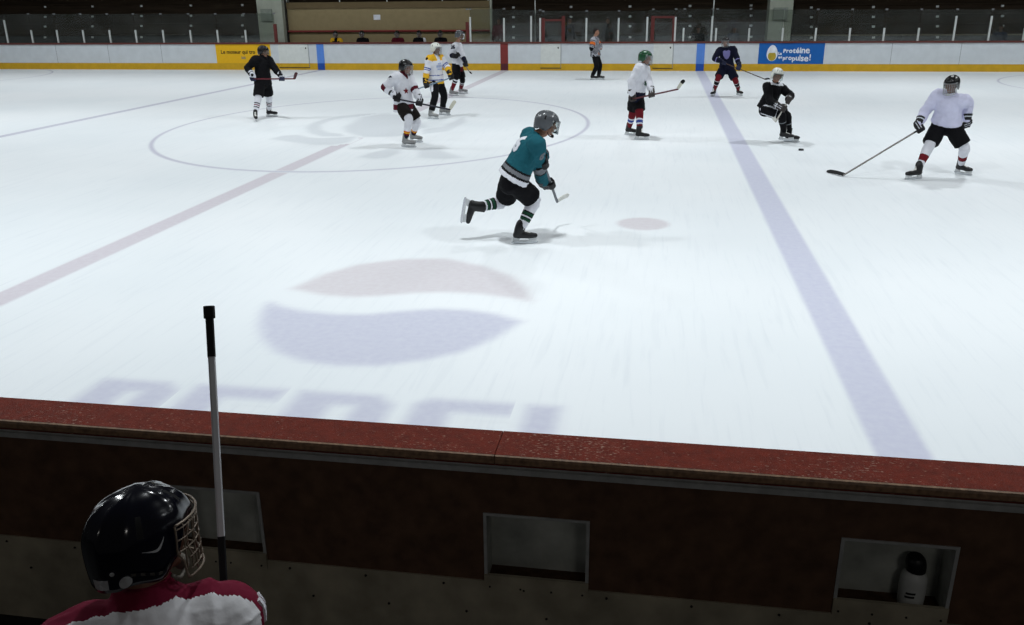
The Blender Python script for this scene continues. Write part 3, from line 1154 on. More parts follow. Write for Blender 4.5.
def ik(a, c, l1, l2, pick, hint):
    """joint between a and c; pick(p) -> cost"""
    d = (c - a).length
    if d > l1 + l2 - 1e-3:
        s = (d + 1e-3) / (l1 + l2)
        l1 *= s
        l2 *= s
    u = (c - a) / d
    x = (l1 * l1 - l2 * l2 + d * d) / (2 * d)
    r = math.sqrt(max(0, l1 * l1 - x * x))
    e1 = u.orthogonal().normalized()
    e2 = u.cross(e1)
    best = None
    for k in range(96):
        q = 2 * math.pi * k / 96
        w = e1 * math.cos(q) + e2 * math.sin(q)
        p = a + u * x + w * r
        cst = pick(p) - 1.0 * w.dot(hint) * 3.0
        if best is None or cst < best[0]:
            best = (cst, p)
    return best[1]


def facing(phi, h, rt):
    """0 = towards the camera, 90 = picture right, 180 = away"""
    a = math.radians(phi)
    return (rt * math.sin(a) - h * math.cos(a)).normalized()


# ---------- parts
def make_body(root, J, skin, voxel, hands=False, hands_spec=None):
    hc, Fh, Uh, Rh = J['hc'], J['Fh'], J['Uh'], J['Rh']
    ax = (Rh, Fh, Uh)
    hs = J.get('hs', 1.06)
    L = lambda x, y, z: hc + (Rh * x + Fh * y + Uh * z) * hs
    bm = bmesh.new()
    ball(bm, L(0, -0.012, 0.035), (0.074, 0.094, 0.085), ax, seg=20)
    ball(bm, L(0, 0.026, -0.035), (0.061, 0.068, 0.082), ax, seg=18)
    ball(bm, L(0, 0.068, -0.098), (0.026, 0.022, 0.02), ax)
    ball(bm, L(0, 0.082, 0.03), (0.05, 0.016, 0.013), ax)
    loft(bm, [L(0, 0.088, 0.012), L(0, 0.102, -0.012), L(0, 0.11, -0.03)], [0.008, 0.011, 0.014], n=10)
    ball(bm, L(0, 0.089, -0.062), (0.025, 0.01, 0.01), ax)
    for s in (-1, 1):
        ball(bm, L(s * 0.076, -0.005, -0.008), (0.01, 0.02, 0.032), ax)
        ball(bm, L(s * 0.038, 0.064, -0.024), (0.024, 0.022, 0.022), ax)
    nk = J['neck']
    loft(bm, [L(0, -0.02, -0.05), L(0, -0.012, -0.1), nk + (hc - nk) * 0.1, nk - (nk - J['pelvis']) * 0.1], [0.058, 0.056, 0.06, 0.065], n=14)
    Rt, Ft = J['Rt'], J['Ft']
    pv = J['pelvis']
    up = (nk - pv)
    loft(bm, [pv - up * 0.05, pv + up * 0.2, pv + up * 0.5, pv + up * 0.8, pv + up * 0.98], [0.14, 0.125, 0.13, 0.125, 0.065], [0.1, 0.09, 0.09, 0.085, 0.06], Rt, n=18)
    for s in 'RL':
        loft(bm, [J['sh' + s], J['sh' + s].lerp(J['el' + s], 0.5), J['el' + s], J['el' + s].lerp(J['wr' + s], 0.4), J['wr' + s]], [0.054, 0.05, 0.042, 0.04, 0.028], n=12)
        loft(bm, [J['hp' + s], J['hp' + s].lerp(J['kn' + s], 0.5), J['kn' + s], J['kn' + s].lerp(J['an' + s], 0.35), J['an' + s]], [0.09, 0.08, 0.058, 0.058, 0.04], n=12)
        loft(bm, [J['an' + s] - J['uf' + s] * 0.04 - J['ff' + s] * 0.02, J['an' + s] - J['uf' + s] * 0.06 + J['ff' + s] * 0.1], [0.032, 0.024], n=10)
        if hands and s in hands:
            w, e = J['wr' + s], J['el' + s]
            d = (w - e).normalized()
            side = (Ft * (0.8) + Rt * (-0.3 if s == 'R' else 0.3))
            side = (side - d * side.dot(d)).normalized()      # thumb side
            pn = d.cross(side).normalized()
            if pn.dot(Rt) * (1 if s == 'R' else -1) > 0:
                pn = -pn                                       # palm faces the thigh
            loft(bm, [w, w + d * 0.04, w + d * 0.085], [0.028, 0.04, 0.042], [0.018, 0.015, 0.013], side, n=12)
            for i, (ln, q) in enumerate(((0.072, 0.032), (0.08, 0.011), (0.074, -0.011), (0.058, -0.031))):
                b0 = w + d * 0.085 + side * q
                loft(bm, [b0, b0 + d * ln * 0.45 + pn * 0.008, b0 + d * ln * 0.75 + pn * 0.026, b0 + d * ln * 0.9 + pn * 0.046], [0.0095, 0.009, 0.0085, 0.007], n=8)
            b0 = w + d * 0.025 + side * 0.03
            loft(bm, [b0, b0 + side * 0.022 + d * 0.03, b0 + side * 0.03 + d * 0.062 + pn * 0.012], [0.013, 0.011, 0.009], n=8)
    me = fuse(bm, voxel, 1)
    eL, eR, lp = L(-0.031, 0.088, 0.008), L(0.031, 0.088, 0.008), L(0, 0.1, -0.062)

    def fn(c):
        if (c - eL).length < 0.015 or (c - eR).length < 0.015:
            return 1
        if (c - lp).length < 0.02 and abs((c - lp).dot(Uh)) < 0.008:
            return 2
        return 0
    paint(me, [skin, EYE, LIP], fn)
    return link('body', me, [], root)


def make_jersey(root, J, mats, style, voxel, seed, loose=1.0, collar=True):
    nk, pv, Rt, Ft = J['neck'], J['pelvis'], J['Rt'], J['Ft']
    up = nk - pv
    Lg = up.length
    u = up / Lg
    k = loose
    bm = bmesh.new()
    hem = pv - u * J.get('hem', 0.06)
    top = nk + u * 0.045
    # torso, bulkier at the shoulders with the pads
    bend = J.get('bend', V((0, 0, 0)))
    loft(bm, [hem, pv + up * 0.12, pv + up * 0.42 + bend, pv + up * 0.7 + bend, pv + up * 0.9, nk + u * 0.01, nk + u * 0.045],
         [0.24 * k, 0.222 * k, 0.198 * k, 0.208 * k, 0.158, 0.084, 0.074], [0.182 * k, 0.168 * k, 0.148 * k, 0.148 * k, 0.115, 0.076, 0.07], Rt, n=22, cap=False)
    for s in 'RL':
        sh, el, wr = J['sh' + s], J['el' + s], J['wr' + s]
        loft(bm, [nk - u * 0.07 + (sh - nk) * 0.3, sh + u * 0.012, sh.lerp(el, 0.5), el, el.lerp(wr, 0.55), el.lerp(wr, 0.93)],
             [0.1, 0.108 * k, 0.093 * k, 0.084 * k, 0.075 * k, 0.064 * k], n=16)
        ball(bm, sh + u * 0.005, 0.104 * k, seg=18)
        ball(bm, el, 0.086 * k, seg=16)
    me = fuse(bm, voxel, 3)
    wrinkle(me, 0.010 * J.get('wr', 1), 9.0, seed)
    wrinkle(me, 0.006 * J.get('wr', 1), 22.0, seed + 3)

    def fn(c):
        best = None
        ht = (c - hem).dot(u) / (nk - hem).length
        ds = [('T', ht, seg_t(c, pv, nk - u * 0.12)[1] / 0.21)]
        for s in 'RL':
            t, d = seg_t(c, J['sh' + s], J['el' + s])
            ds.append((s, t, d / 0.1))
            t, d = seg_t(c, J['el' + s], J['wr' + s])
            ds.append((s, 1 + t, d / 0.08))
        best = min(ds, key=lambda q: q[2])
        q = c - (pv + u * (c - pv).dot(u))
        return style(best[0], best[1], q.dot(Rt), q.dot(Ft), ht)
    paint(me, mats, fn)
    o = link('jersey', me, [], root)
    return o, me


def make_pants(root, J, mats, style, voxel, seed, frac=0.88, rad=0.125, long=False, name='shorts'):
    pv, nk, Rt = J['pelvis'], J['neck'], J['Rp']
    u = (nk - pv).normalized()
    bm = bmesh.new()
    loft(bm, [pv - u * 0.1, pv - u * 0.02, pv + u * 0.14], [0.175, 0.188, 0.16], [0.135, 0.142, 0.122], Rt, n=20)
    for s in 'RL':
        hp, kn, an = J['hp' + s], J['kn' + s], J['an' + s]
        if long:
            pts = [hp, hp.lerp(kn, 0.5), kn, kn.lerp(an, 0.5), kn.lerp(an, 0.88)]
            rr = [rad, rad * 0.85, rad * 0.72, rad * 0.66, rad * 0.6]
        else:
            pts = [hp, hp.lerp(kn, 0.45), hp.lerp(kn, frac)]
            rr = [rad, rad * 1.04, rad * 1.02]
        loft(bm, pts, rr, n=18, cap=False)
    me = fuse(bm, voxel, 3)
    wrinkle(me, 0.007, 10.0, seed + 7)

    def fn(c):
        r = []
        for s in 'RL':
            t, d = seg_t(c, J['hp' + s], J['kn' + s])
            t2, d2 = seg_t(c, J['kn' + s], J['an' + s])
            r.append((d, s, t) if d < d2 else (d2, s, 1 + t2))
        d, s, t = min(r)
        a = J['hp' + s].lerp(J['kn' + s], min(t, 1))
        out = (c - a).dot(Rt) * (1 if s == 'R' else -1)
        return style(s, t, out)
    paint(me, mats, fn)
    return link(name, me, [], root)


def make_sock(root, J, s, mats, style, voxel, r=1.0):
    kn, an, hp = J['kn' + s], J['an' + s], J['hp' + s]
    ff = J['ff' + s]
    bm = bmesh.new()
    f0 = (J['Ft'] if ff.dot(J['Ft']) > -0.5 else ff)
    calf = kn.lerp(an, 0.4)
    loft(bm, [kn.lerp(hp, 0.3), kn, calf, kn.lerp(an, 0.75), an + (kn - an) * 0.06], [0.084 * r, 0.088 * r, 0.077 * r, 0.063 * r, 0.056 * r], n=16)
    me = fuse(bm, voxel, 2)
    wrinkle(me, 0.004, 14, 1.0)

    def fn(c):
        d = an - kn
        return style(s, (c - kn).dot(d) / d.length_squared)
    paint(me, mats, fn)
    return link('sock', me, [], root)


def make_skate(root, J, s, boot, voxel, holder=True):
    A, f, u = J['an' + s], J['ff' + s], J['uf' + s]
    l = f.cross(u).normalized()
    L = lambda x, y, z: A + f * (x * 1.1) + l * (y * 1.1) + u * z
    shin = (J['kn' + s] - A).normalized()
    shin = (shin + u * 0.35).normalized()
    bm = bmesh.new()
    loft(bm, [A + shin * 0.092 - f * 0.004, A + shin * 0.035 - f * 0.008, L(-0.02, 0, -0.05)], [0.056, 0.057, 0.05], [0.068, 0.068, 0.062], l, n=16)
    loft(bm, [L(-0.045, 0, -0.055), L(0.03, 0, -0.05), L(0.1, 0, -0.06), L(0.175, 0, -0.066)], [0.04, 0.048, 0.05, 0.038], [0.04, 0.048, 0.042, 0.03], l, n=16)
    loft(bm, [L(0.03, 0, 0.0), A + shin * 0.06 + f * 0.045, A + shin * 0.118 + f * 0.062], [0.034, 0.038, 0.03], [0.014, 0.014, 0.01], l, n=10)
    me = fuse(bm, voxel, 2)

    def fn(c):
        q = c - A
        x, z = q.dot(f), q.dot(u)
        if z < -0.082:
            return 1
        return 2 if (x > 0.04 and x < 0.13 and z > -0.05 and z < 0.07 and abs(q.dot(l)) < 0.022) else 0
    paint(me, [boot, BTAPE, LACE], fn)
    o = link('skate' if holder else 'shoe', me, [], root)
    if not holder:
        return o
    bm = bmesh.new()

    def slab(prof, w):
        a = [bm.verts.new(L(x, -w, z)) for x, z in prof]
        b = [bm.verts.new(L(x, w, z)) for x, z in prof]
        n = len(prof)
        for i in range(n):
            bm.faces.new((a[i], a[(i + 1) % n], b[(i + 1) % n], b[i]))
        bm.faces.new(a[::-1])
        bm.faces.new(b)
    slab([(-0.075, -0.086), (0.005, -0.086), (-0.01, -0.118), (-0.01, -0.13), (-0.085, -0.13)], 0.014)
    slab([(0.085, -0.086), (0.185, -0.09), (0.19, -0.13), (0.1, -0.13), (0.1, -0.118)], 0.014)
    slab([(-0.085, -0.124), (0.19, -0.124), (0.195, -0.142), (-0.09, -0.142)], 0.008)
    h = obj('blade_holder', bm, HOLD, o)
    bm = bmesh.new()
    slab([(-0.1, -0.138), (0.2, -0.138), (0.212, -0.15), (0.195, -0.162), (0.15, -0.168), (-0.06, -0.168), (-0.095, -0.16)], 0.002)
    obj('blade', bm, STEEL, o)
    return o


HELM_CUT = [(0, 0.052), (40, 0.046), (62, 0.03), (74, -0.03), (95, -0.07), (125, -0.055), (150, -0.07), (180, -0.08)]


def helm_pt(a, q, k=1.0, extra=0.0):
    """a = angle from the front (deg, signed), q = 0 top .. 1 rim, in head frame"""
    aa = abs(a)
    zc = 0
    for i in range(len(HELM_CUT) - 1):
        if HELM_CUT[i][0] <= aa <= HELM_CUT[i + 1][0]:
            t = (aa - HELM_CUT[i][0]) / (HELM_CUT[i + 1][0] - HELM_CUT[i][0])
            t = t * t * (3 - 2 * t)
            zc = HELM_CUT[i][1] * (1 - t) + HELM_CUT[i + 1][1] * t
    Z0, RZ = 0.03, 0.112
    rx, ry = 0.1, 0.132
    if zc > Z0:
        tot = math.acos(min(1, (zc - Z0) / RZ)) * RZ
    else:
        tot = math.pi / 2 * RZ + (Z0 - zc)
    s = q * tot
    if s < math.pi / 2 * RZ:
        ph = s / RZ
        rho, z = math.sin(ph) ** 0.92, Z0 + RZ * math.cos(ph)
    else:
        dz = s - math.pi / 2 * RZ
        rho, z = 1 - 1.1 * dz * dz / 0.1 * 0.6, Z0 - dz
    ar = math.radians(a)
    # ridges running front to back
    rg = 0.0
    if rho > 0.2:
        for c, w, h in ((24, 7, 0.005), (62, 8, 0.004), (128, 10, 0.004), (160, 9, 0.004)):
            rg += h * math.exp(-((aa - c) / w) ** 2) * min(1, rho * 1.2)
    rr = rho + (rg + extra) / 0.11
    return V((rx * rr * math.sin(ar), -0.012 + ry * rr * math.cos(ar), z + (rg + extra) * 0.3))


def make_helmet(root, J, m_, face, cagem=CAGE, chin=True, fine=1, sc_=1.0):
    hc, Fh, Uh, Rh = J['hc'], J['Fh'], J['Uh'], J['Rh']
    sc_ *= J.get('hs', 1.06) * 1.05
    W = lambda p: hc + (Rh * p.x + Fh * p.y + Uh * p.z) * sc_
    na, nq = 48 * fine, 12 * fine
    bm = bmesh.new()
    top = bm.verts.new(W(V((0, -0.012, 0.142))))
    rows = []
    for j in range(1, nq + 1):
        rows.append([bm.verts.new(W(helm_pt(-180 + 360 * i / na, j / nq))) for i in range(na)])
    for i in range(na):
        bm.faces.new((top, rows[0][i], rows[0][(i + 1) % na]))
    for j in range(nq - 1):
        for i in range(na):
            f = bm.faces.new((rows[j][i], rows[j][(i + 1) % na], rows[j + 1][(i + 1) % na], rows[j + 1][i]))
            a = abs(-180 + 360 * (i + 0.5) / na)
            q = (j + 0.5) / nq
            if (36 < a < 46 and 0.35 < q < 0.62) or (108 < a < 116 and 0.3 < q < 0.5) or (8 < a < 13 and 0.35 < q < 0.7):
                f.material_index = 1
    bmesh.ops.recalc_face_normals(bm, faces=bm.faces)
    r = bmesh.ops.solidify(bm, geom=list(bm.faces), thickness=0.008)
    me = bpy.data.meshes.new('helmet')
    bmesh.ops.recalc_face_normals(bm, faces=bm.faces)
    bm.to_mesh(me)
    bm.free()
    for p in me.polygons:
        p.use_smooth = True
    h = link('helmet', me, [m_, FOAM], root)
    P = lambda a, z, e=0.0: W(V(((0.096 + e) * math.sin(math.radians(a)), 0.012 + (0.122 + e) * math.cos(math.radians(a)) * (1 + max(0, -z - 0.02) * 0.6), z)))
    if face == 'cage':
        bm = bmesh.new()
        wr = 0.0024
        for z in (0.042, 0.012, -0.02, -0.052, -0.085):
            am = 84 if z > -0.03 else 76
            tube(bm, [P(a, z) for a in range(-am, am + 1, 12)], wr, 6)
        for a in (-72, -54, -36, -18, 0, 18, 36, 54, 72):
            tube(bm, [P(a, z, -0.001) for z in (0.05, 0.02, -0.02, -0.06, -0.1 if abs(a) < 60 else -0.07)], wr, 6)
        tube(bm, [P(a, -0.1 - 0.012 * math.cos(math.radians(a))) for a in range(-72, 73, 12)], wr * 1.5, 6)
        tube(bm, [P(a, 0.055) for a in range(-84, 85, 12)], wr * 1.5, 6)
        for g in (-1, 1):
            tube(bm, [P(g * 84, 0.055), P(g * 84, 0.012), P(g * 84, -0.02), P(g * 77, -0.05), P(g * 75, -0.085), P(g * 72, -0.104)], wr * 1.3, 6)
            for q in range(4):
                tube(bm, [P(g * (14 + q * 16), 0.04), P(g * (22 + q * 16), -0.005), P(g * (14 + q * 16), -0.05), P(g * (22 + q * 14), -0.09)], wr, 6)
        obj('face_cage', bm, cagem, h, True)
    elif face in ('visor', 'full'):
        bm = bmesh.new()
        g = [[bm.verts.new(P(a, z, 0.004)) for a in range(-80, 81, 10)] for z in (0.055, 0.02, -0.015, -0.05, -0.085 if face == 'full' else -0.062)]
        for j in range(len(g) - 1):
            for i in range(len(g[0]) - 1):
                bm.faces.new((g[j][i], g[j][i + 1], g[j + 1][i + 1], g[j + 1][i]))
        bmesh.ops.solidify(bm, geom=list(bm.faces), thickness=0.003)
        obj('visor', bm, VISOR, h, True)
    if chin:
        bm = bmesh.new()
        for s in (-1, 1):
            tube(bm, [W(V((s * 0.084, 0.01, -0.08))), W(V((s * 0.06, 0.045, -0.115))), W(V((s * 0.02, 0.085, -0.125)))], 0.005, 6)
        ball(bm, W(V((0, 0.088, -0.115))), (0.03, 0.018, 0.022), (Rh, Fh, Uh))
        obj('chin_strap', bm, chin if chin is not True else BTAPE, h, True)
    return h


def make_glove(root, J, s, P, axis, mats, voxel, style=0):
    """padded glove closed round a stick (or loosely curled) at P"""
    wr, el = J['wr' + s], J['el' + s]
    a = axis.normalized()
    w = wr - P
    w = (w - a * w.dot(a)).normalized()
    g = 1.22
    b = a.cross(w)
    if s == 'L':
        b = -b
    bm = bmesh.new()
    R = 0.034
    # palm block from knuckles to wrist
    loft(bm, [P + w * 0.026 + b * 0.004, P + w * 0.05 + b * 0.008, P + w * 0.085 + b * 0.004, wr], [0.052, 0.056, 0.05, 0.042], [0.022, 0.028, 0.03, 0.034], a, n=16)
    for i, (q, end) in enumerate(((0.039, 232), (0.013, 246), (-0.013, 240), (-0.038, 222))):
        pts = []
        for k in range(6):
            th = math.radians(28 + (end - 28) * k / 5)
            pts.append(P + a * q + w * (R * math.cos(th)) + b * (R * math.sin(th)))
        loft(bm, pts, [0.0155, 0.016, 0.0155, 0.0145, 0.0135, 0.012], n=10)
    pts = [P + a * 0.045 + w * 0.062 - b * 0.012, P + a * 0.058 + w * 0.034 - b * 0.03]
    for th in (-75, -115):
        t = math.radians(th)
        pts.append(P + a * 0.054 + w * (R * math.cos(t)) + b * (R * math.sin(t)))
    loft(bm, pts, [0.02, 0.019, 0.017, 0.014], n=10)
    # padded rolls on the back of the hand
    for q in (0.036, 0.0, -0.036):
        for zz in (0.04, 0.072):
            ball(bm, P + a * q + w * zz + b * 0.03, (0.018, 0.018, 0.012), (a, w, b), seg=10)
    d = (el - wr).normalized()
    loft(bm, [wr - d * 0.02, wr + d * 0.02, wr + d * 0.065], [0.048, 0.055, 0.064], n=14, cap=False)
    for v in bm.verts:                       # padded gloves are bulky
        q = v.co - P
        along = a * q.dot(a)
        v.co = P + along * g + (q - along) * g
    me = fuse(bm, voxel, 1)

    def fn(c):
        q = c - P
        zz = q.dot(w)
        if 0.04 < (c - wr).dot(d) < 0.058:
            return 1
        if q.dot(b) > 0.026 and abs(abs(q.dot(a)) - 0.019) < 0.006 and zz > 0.02:
            return 1
        return 2 if style and (zz < 0.03) else 0
    paint(me, mats, fn)
    return link('glove', me, [], root)


def make_stick(label, butt, heel, tip, shaftm, bladem, gripm=BTAPE, group=None, gripL=0.16, lower=None, top_knob=True, toe=None):
    loc = V((heel.x, heel.y, 0)) if heel.z < 1 else heel.copy()
    t = thing('hockey_stick', label, 'hockey stick', loc, group)
    butt, heel, tip = butt - loc, heel - loc, tip - loc
    d = (heel - butt).normalized()
    e = tip - heel
    n = d.cross(e).normalized()
    u = n.cross(d).normalized()

    def rect(bm, a, b, w, h, mi=0):
        v = []
        for p in (a, b):
            v.append([bm.verts.new(p + n * (x * w) + u * (y * h)) for x, y in ((-1, -.6), (-.6, -1), (.6, -1), (1, -.6), (1, .6), (.6, 1), (-.6, 1), (-1, .6))])
        for i in range(8):
            bm.faces.new((v[0][i], v[0][(i + 1) % 8], v[1][(i + 1) % 8], v[1][i]))
        bm.faces.new(v[0][::-1])
        bm.faces.new(v[1])
    bm = bmesh.new()
    L = (heel - butt).length
    low = L - lower if lower else L
    rect(bm, butt + d * gripL, butt + d * low, 0.0105, 0.0155)
    obj('shaft', bm, shaftm, t)
    if lower:
        bm = bmesh.new()
        rect(bm, butt + d * low, heel, 0.0108, 0.0158)
        obj('lower_shaft', bm, BTAPE, t)
    bm = bmesh.new()
    rect(bm, butt, butt + d * gripL, 0.0118, 0.0168)
    if top_knob:
        rect(bm, butt - d * 0.004, butt + d * 0.03, 0.0165, 0.021)
    obj('grip_tape', bm, gripm, t)
    # blade: curved tapering plate, rounded toe
    eu = e.normalized()
    nu = n
    hgt = (-d - eu * (-d).dot(eu)).normalized()
    bm = bmesh.new()
    rows = []
    N = 10
    Lb = e.length
    for i in range(N + 1):
        q = i / N
        c = heel + eu * (Lb * q) + nu * (0.022 * q * q)
        hh = 0.06 + 0.016 * math.sin(q * 2.2) if q < 0.85 else 0.07 * math.sqrt(max(0.05, 1 - ((q - 0.85) / 0.16) ** 2)) + 0.004
        lo = 0.0 if q < 0.85 else (0.07 - hh) * 0.5
        th = 0.0065 - 0.003 * q
        rows.append([bm.verts.new(c + nu * (x * th) + hgt * (lo + hh * y - 0.012)) for x, y in ((-1, 0), (1, 0), (1, 1), (-1, 1))])
    for i in range(N):
        for k in range(4):
            bm.faces.new((rows[i][k], rows[i][(k + 1) % 4], rows[i + 1][(k + 1) % 4], rows[i + 1][k])).material_index = 1 if toe and i > 5 else 0
    bm.faces.new(rows[0][::-1])
    bm.faces.new(rows[-1])
    obj('blade', bm, [bladem, toe] if toe else bladem, t)
    return t


# ---------- pose solver: picture joints -> the player's place on the ice
def solve(sp):
    k = sp.get('k', 1.0)
    J = {}
    # feet
    an = {}
    for s in 'RL':
        a = sp['an'][s]
        if len(a) == 2:
            an[s] = at_z(a[0], a[1], 0.168)
    if len(an) == 2:
        base = (an['R'] + an['L']) / 2
    else:
        base = list(an.values())[0].copy()
    base.z = 0
    h = V((base.x - CAM.x, base.y - CAM.y, 0)).normalized()
    rt = V((h.y, -h.x, 0))
    J['h'], J['rt'], J['base'] = h, rt, base
    d0 = sp.get('d0', 0.0)

    def at(px, py, d=0.0):
        r = ray(px, py)
        return CAM + r * (((base + h * (d + d0)) - CAM).dot(h) / r.dot(h))
    J['at'] = at
    for s in 'RL':
        if s not in an:
            an[s] = at(*sp['an'][s])
    pv = at(*sp['pelvis'])
    nk = at(*sp['sc'])
    hd = at(*sp['head'])
    Ft0 = facing(sp['face'], h, rt)
    u = (nk - pv).normalized()
    hem = sp.get('hem', 0.06)
    over = (nk - pv).length - 0.57 * k
    if over > 0:
        pv = pv + u * over
        hem = hem + over
    Ft = (Ft0 - u * Ft0.dot(u)).normalized()
    Rt = Ft.cross(u).normalized()
    fp = facing(sp.get('hipface', sp['face']), h, rt)
    Rp = V((fp.y, -fp.x, 0))
    J.update(pelvis=pv, neck=nk, Ft=Ft, Rt=Rt, Rp=Rp, hem=hem)
    tilt = sp.get('shtilt', 0.0)
    sw = sp.get('sw', 0.185) * k
    for s, g in (('R', 1), ('L', -1)):
        J['sh' + s] = nk - u * 0.075 + (Rt * g + u * (tilt * g)).normalized() * sw
        J['hp' + s] = pv + Rp * (0.092 * g) - u * 0.05
        J['an' + s] = an[s]
        f = sp['foot'][s]
        if isinstance(f, (int, float)):
            J['ff' + s] = facing(f, h, rt)
            J['uf' + s] = UP.copy()
        else:
            J['ff' + s] = (at(*f[0]) - an[s]).normalized()
            uu = at(*f[1]) - an[s]
            J['uf' + s] = -(uu - J['ff' + s] * uu.dot(J['ff' + s])).normalized()
    # head
    a = math.radians(sp.get('pitch', 8))
    F0 = facing(sp.get('hface', sp['face']), h, rt)
    lean = sp.get('roll', 0)
    J['Fh'] = (F0 * math.cos(a) - UP * math.sin(a)).normalized()
    R0 = F0.cross(UP)
    J['Rh'] = (R0 * math.cos(math.radians(lean)) + UP * math.sin(math.radians(lean))).normalized()
    J['Rh'] = (J['Rh'] - J['Fh'] * J['Rh'].dot(J['Fh'])).normalized()
    J['Uh'] = J['Rh'].cross(J['Fh'])
    J['hc'] = hd - J['Uh'] * 0.015
    # stick and hands
    J['stick'] = None
    if 'stick' in sp:
        st = sp['stick']
        pts = []
        for q in (st['butt'], st['heel'], st['tip']):
            pts.append(at_z(q[0], q[1], q[3]) if len(q) == 4 else at(*q))
        J['stick'] = pts
    J['hand'] = {}
    for s in 'RL':
        hx = sp['hand'][s]
        if J['stick'] and hx[2] == 'stick':
            b_, e_ = J['stick'][0], J['stick'][1]
            best = min((((to_px(b_.lerp(e_, i / 200)) - V((hx[0], hx[1]))).length, i) for i in range(200)))
            P = b_.lerp(e_, max(best[1] / 200, 0.035))
            axis = (b_ - e_).normalized()
        else:
            P = at(hx[0], hx[1], hx[2])
            axis = (Ft * 0.5 + UP * 0.85).normalized() if len(hx) < 4 else hx[3]
        sh = J['sh' + s]
        toward = (sh - P)
        w = toward - axis * toward.dot(axis) * 0.75
        elpx = V(sp['el'][s][:2])
        # wrist leaves the stick towards the elbow in the picture
        eg = at(elpx.x, elpx.y, (J['at'] and ((sh + P) / 2 - base).dot(h) - d0))
        w = (eg - P) - axis * (eg - P).dot(axis) * 0.6
        wr = P + w.normalized() * 0.1
        J['wr' + s] = wr
        J['hand'][s] = (P, axis)
        hint = -UP * 0.3 + Rt * (0.5 if s == 'R' else -0.5) - Ft * 0.3
        J['el' + s] = ik(sh, wr, 0.3 * k, 0.27 * k, lambda p: (to_px(p) - elpx).length, hint)
        kx = V(sp['kn'][s][:2])
        khint = (Ft0 * 1.0)
        J['kn' + s] = ik(J['hp' + s], an[s], 0.43 * k, 0.42 * k, lambda p: (to_px(p) - kx).length * 0.7, khint * 1.5)
    if sp.get('dbg', True):
        f = lambda a, b: round((J[a] - J[b]).length, 2)
        print('POSE', sp['id'], 'torso', f('pelvis', 'neck'), 'head', round((J['hc'] - nk).length, 2), 'arm', [(f('sh' + s, 'el' + s), f('el' + s, 'wr' + s)) for s in 'RL'],
              'leg', [(f('hp' + s, 'kn' + s), f('kn' + s, 'an' + s)) for s in 'RL'], 'stick', J['stick'] and [round((J['stick'][0] - J['stick'][1]).length, 2), round((J['stick'][1] - J['stick'][2]).length, 2), round(J['stick'][1].z, 2)])
    return J


def local(J, base):
    """shift every joint into the person's own frame"""
    K = {}
    for k, v_ in J.items():
        if isinstance(v_, Vector) and (k[:2] in ('sh', 'el', 'wr', 'hp', 'kn', 'an') and len(k) == 3 or k in ('pelvis', 'neck', 'hc')):
            K[k] = v_ - base
        else:
            K[k] = v_
    if 'hand' in J:
        K['hand'] = {s: (p - base, a) for s, (p, a) in J['hand'].items()}
    return K


def build_player(sp, J=None, base=None):
    if J is None:
        J = solve(sp)
        base = J['base']
    root = thing('person', sp['label'], 'person', base)
    K = local(J, base)
    vx = sp.get('vx', 0.011)
    make_body(root, K, sp.get('skin', SKIN), 0.008, sp.get('bare', ''))
    j, jm = make_jersey(root, K, *sp['jersey'], vx, sp.get('seed', 1.0), sp.get('loose', 1.0))
    for nm_, polys, side, up_, rt_, mm, size in sp.get('marks', ()):
        dirv = {'front': K['Ft'], 'back': -K['Ft'], 'R': K['Rt'], 'L': -K['Rt']}[side]
        pv, nk = K['pelvis'], K['neck']
        u = (nk - pv).normalized()
        if side in 'RL':
            org = K['sh' + side].lerp(K['el' + side], up_)
            dirv = (dirv + u * 0.35).normalized()
        else:
            org = pv + (nk - pv) * up_ + K['Rt'] * rt_
        bm = patch_on(jm, polys, org, dirv, u)
        obj(nm_, bm, mm, j)
    make_pants(root, K, *sp['pants'], vx, sp.get('seed', 1.0), long=sp.get('long', False), frac=sp.get('frac', 0.86), rad=sp.get('prad', 0.13), name='trousers' if sp.get('long') else 'shorts')
    for s in 'RL':
        if not sp.get('long'):
            make_sock(root, K, s, *sp['sock'], min(vx, 0.009))
        make_skate(root, K, s, sp['boot'], 0.008, sp.get('skates', True))
        if sp.get('gloves') and s not in sp.get('bare', ''):
            P, a = K['hand'][s]
            make_glove(root, K, s, P, a, sp['gloves'], 0.008, sp.get('glstyle', 0))
    if sp.get('helmet'):
        make_helmet(root, K, *sp['helmet'])
    if sp.get('hair'):
        L = lambda x, y, z: K['hc'] + K['Rh'] * x + K['Fh'] * y + K['Uh'] * z
        bm = bmesh.new()
        ax = (K['Rh'], K['Fh'], K['Uh'])
        ball(bm, L(0, -0.03, 0.05), (0.083, 0.09, 0.084), ax, seg=20)
        ball(bm, L(0, -0.06, -0.01), (0.07, 0.055, 0.075), ax, seg=16)
        ball(bm, L(0, 0.03, 0.095), (0.06, 0.055, 0.03), ax, seg=14)
        me = fuse(bm, 0.008, 2)
        wrinkle(me, 0.006, 60, 2.0)
        link('hair', me, [sp['hair']], root)
    if J.get('stick'):
        st = sp['stick']
        make_stick(st['label'], *J['stick'], *st['mats'], **st.get('kw', {}))
    return root

# ------------------------------------------------------------------ the players on the ice
def crop(x0, y0, s):
    return lambda x, y: (x0 + x / s, y0 + y / s)


def plain(i):
    return lambda *a: i


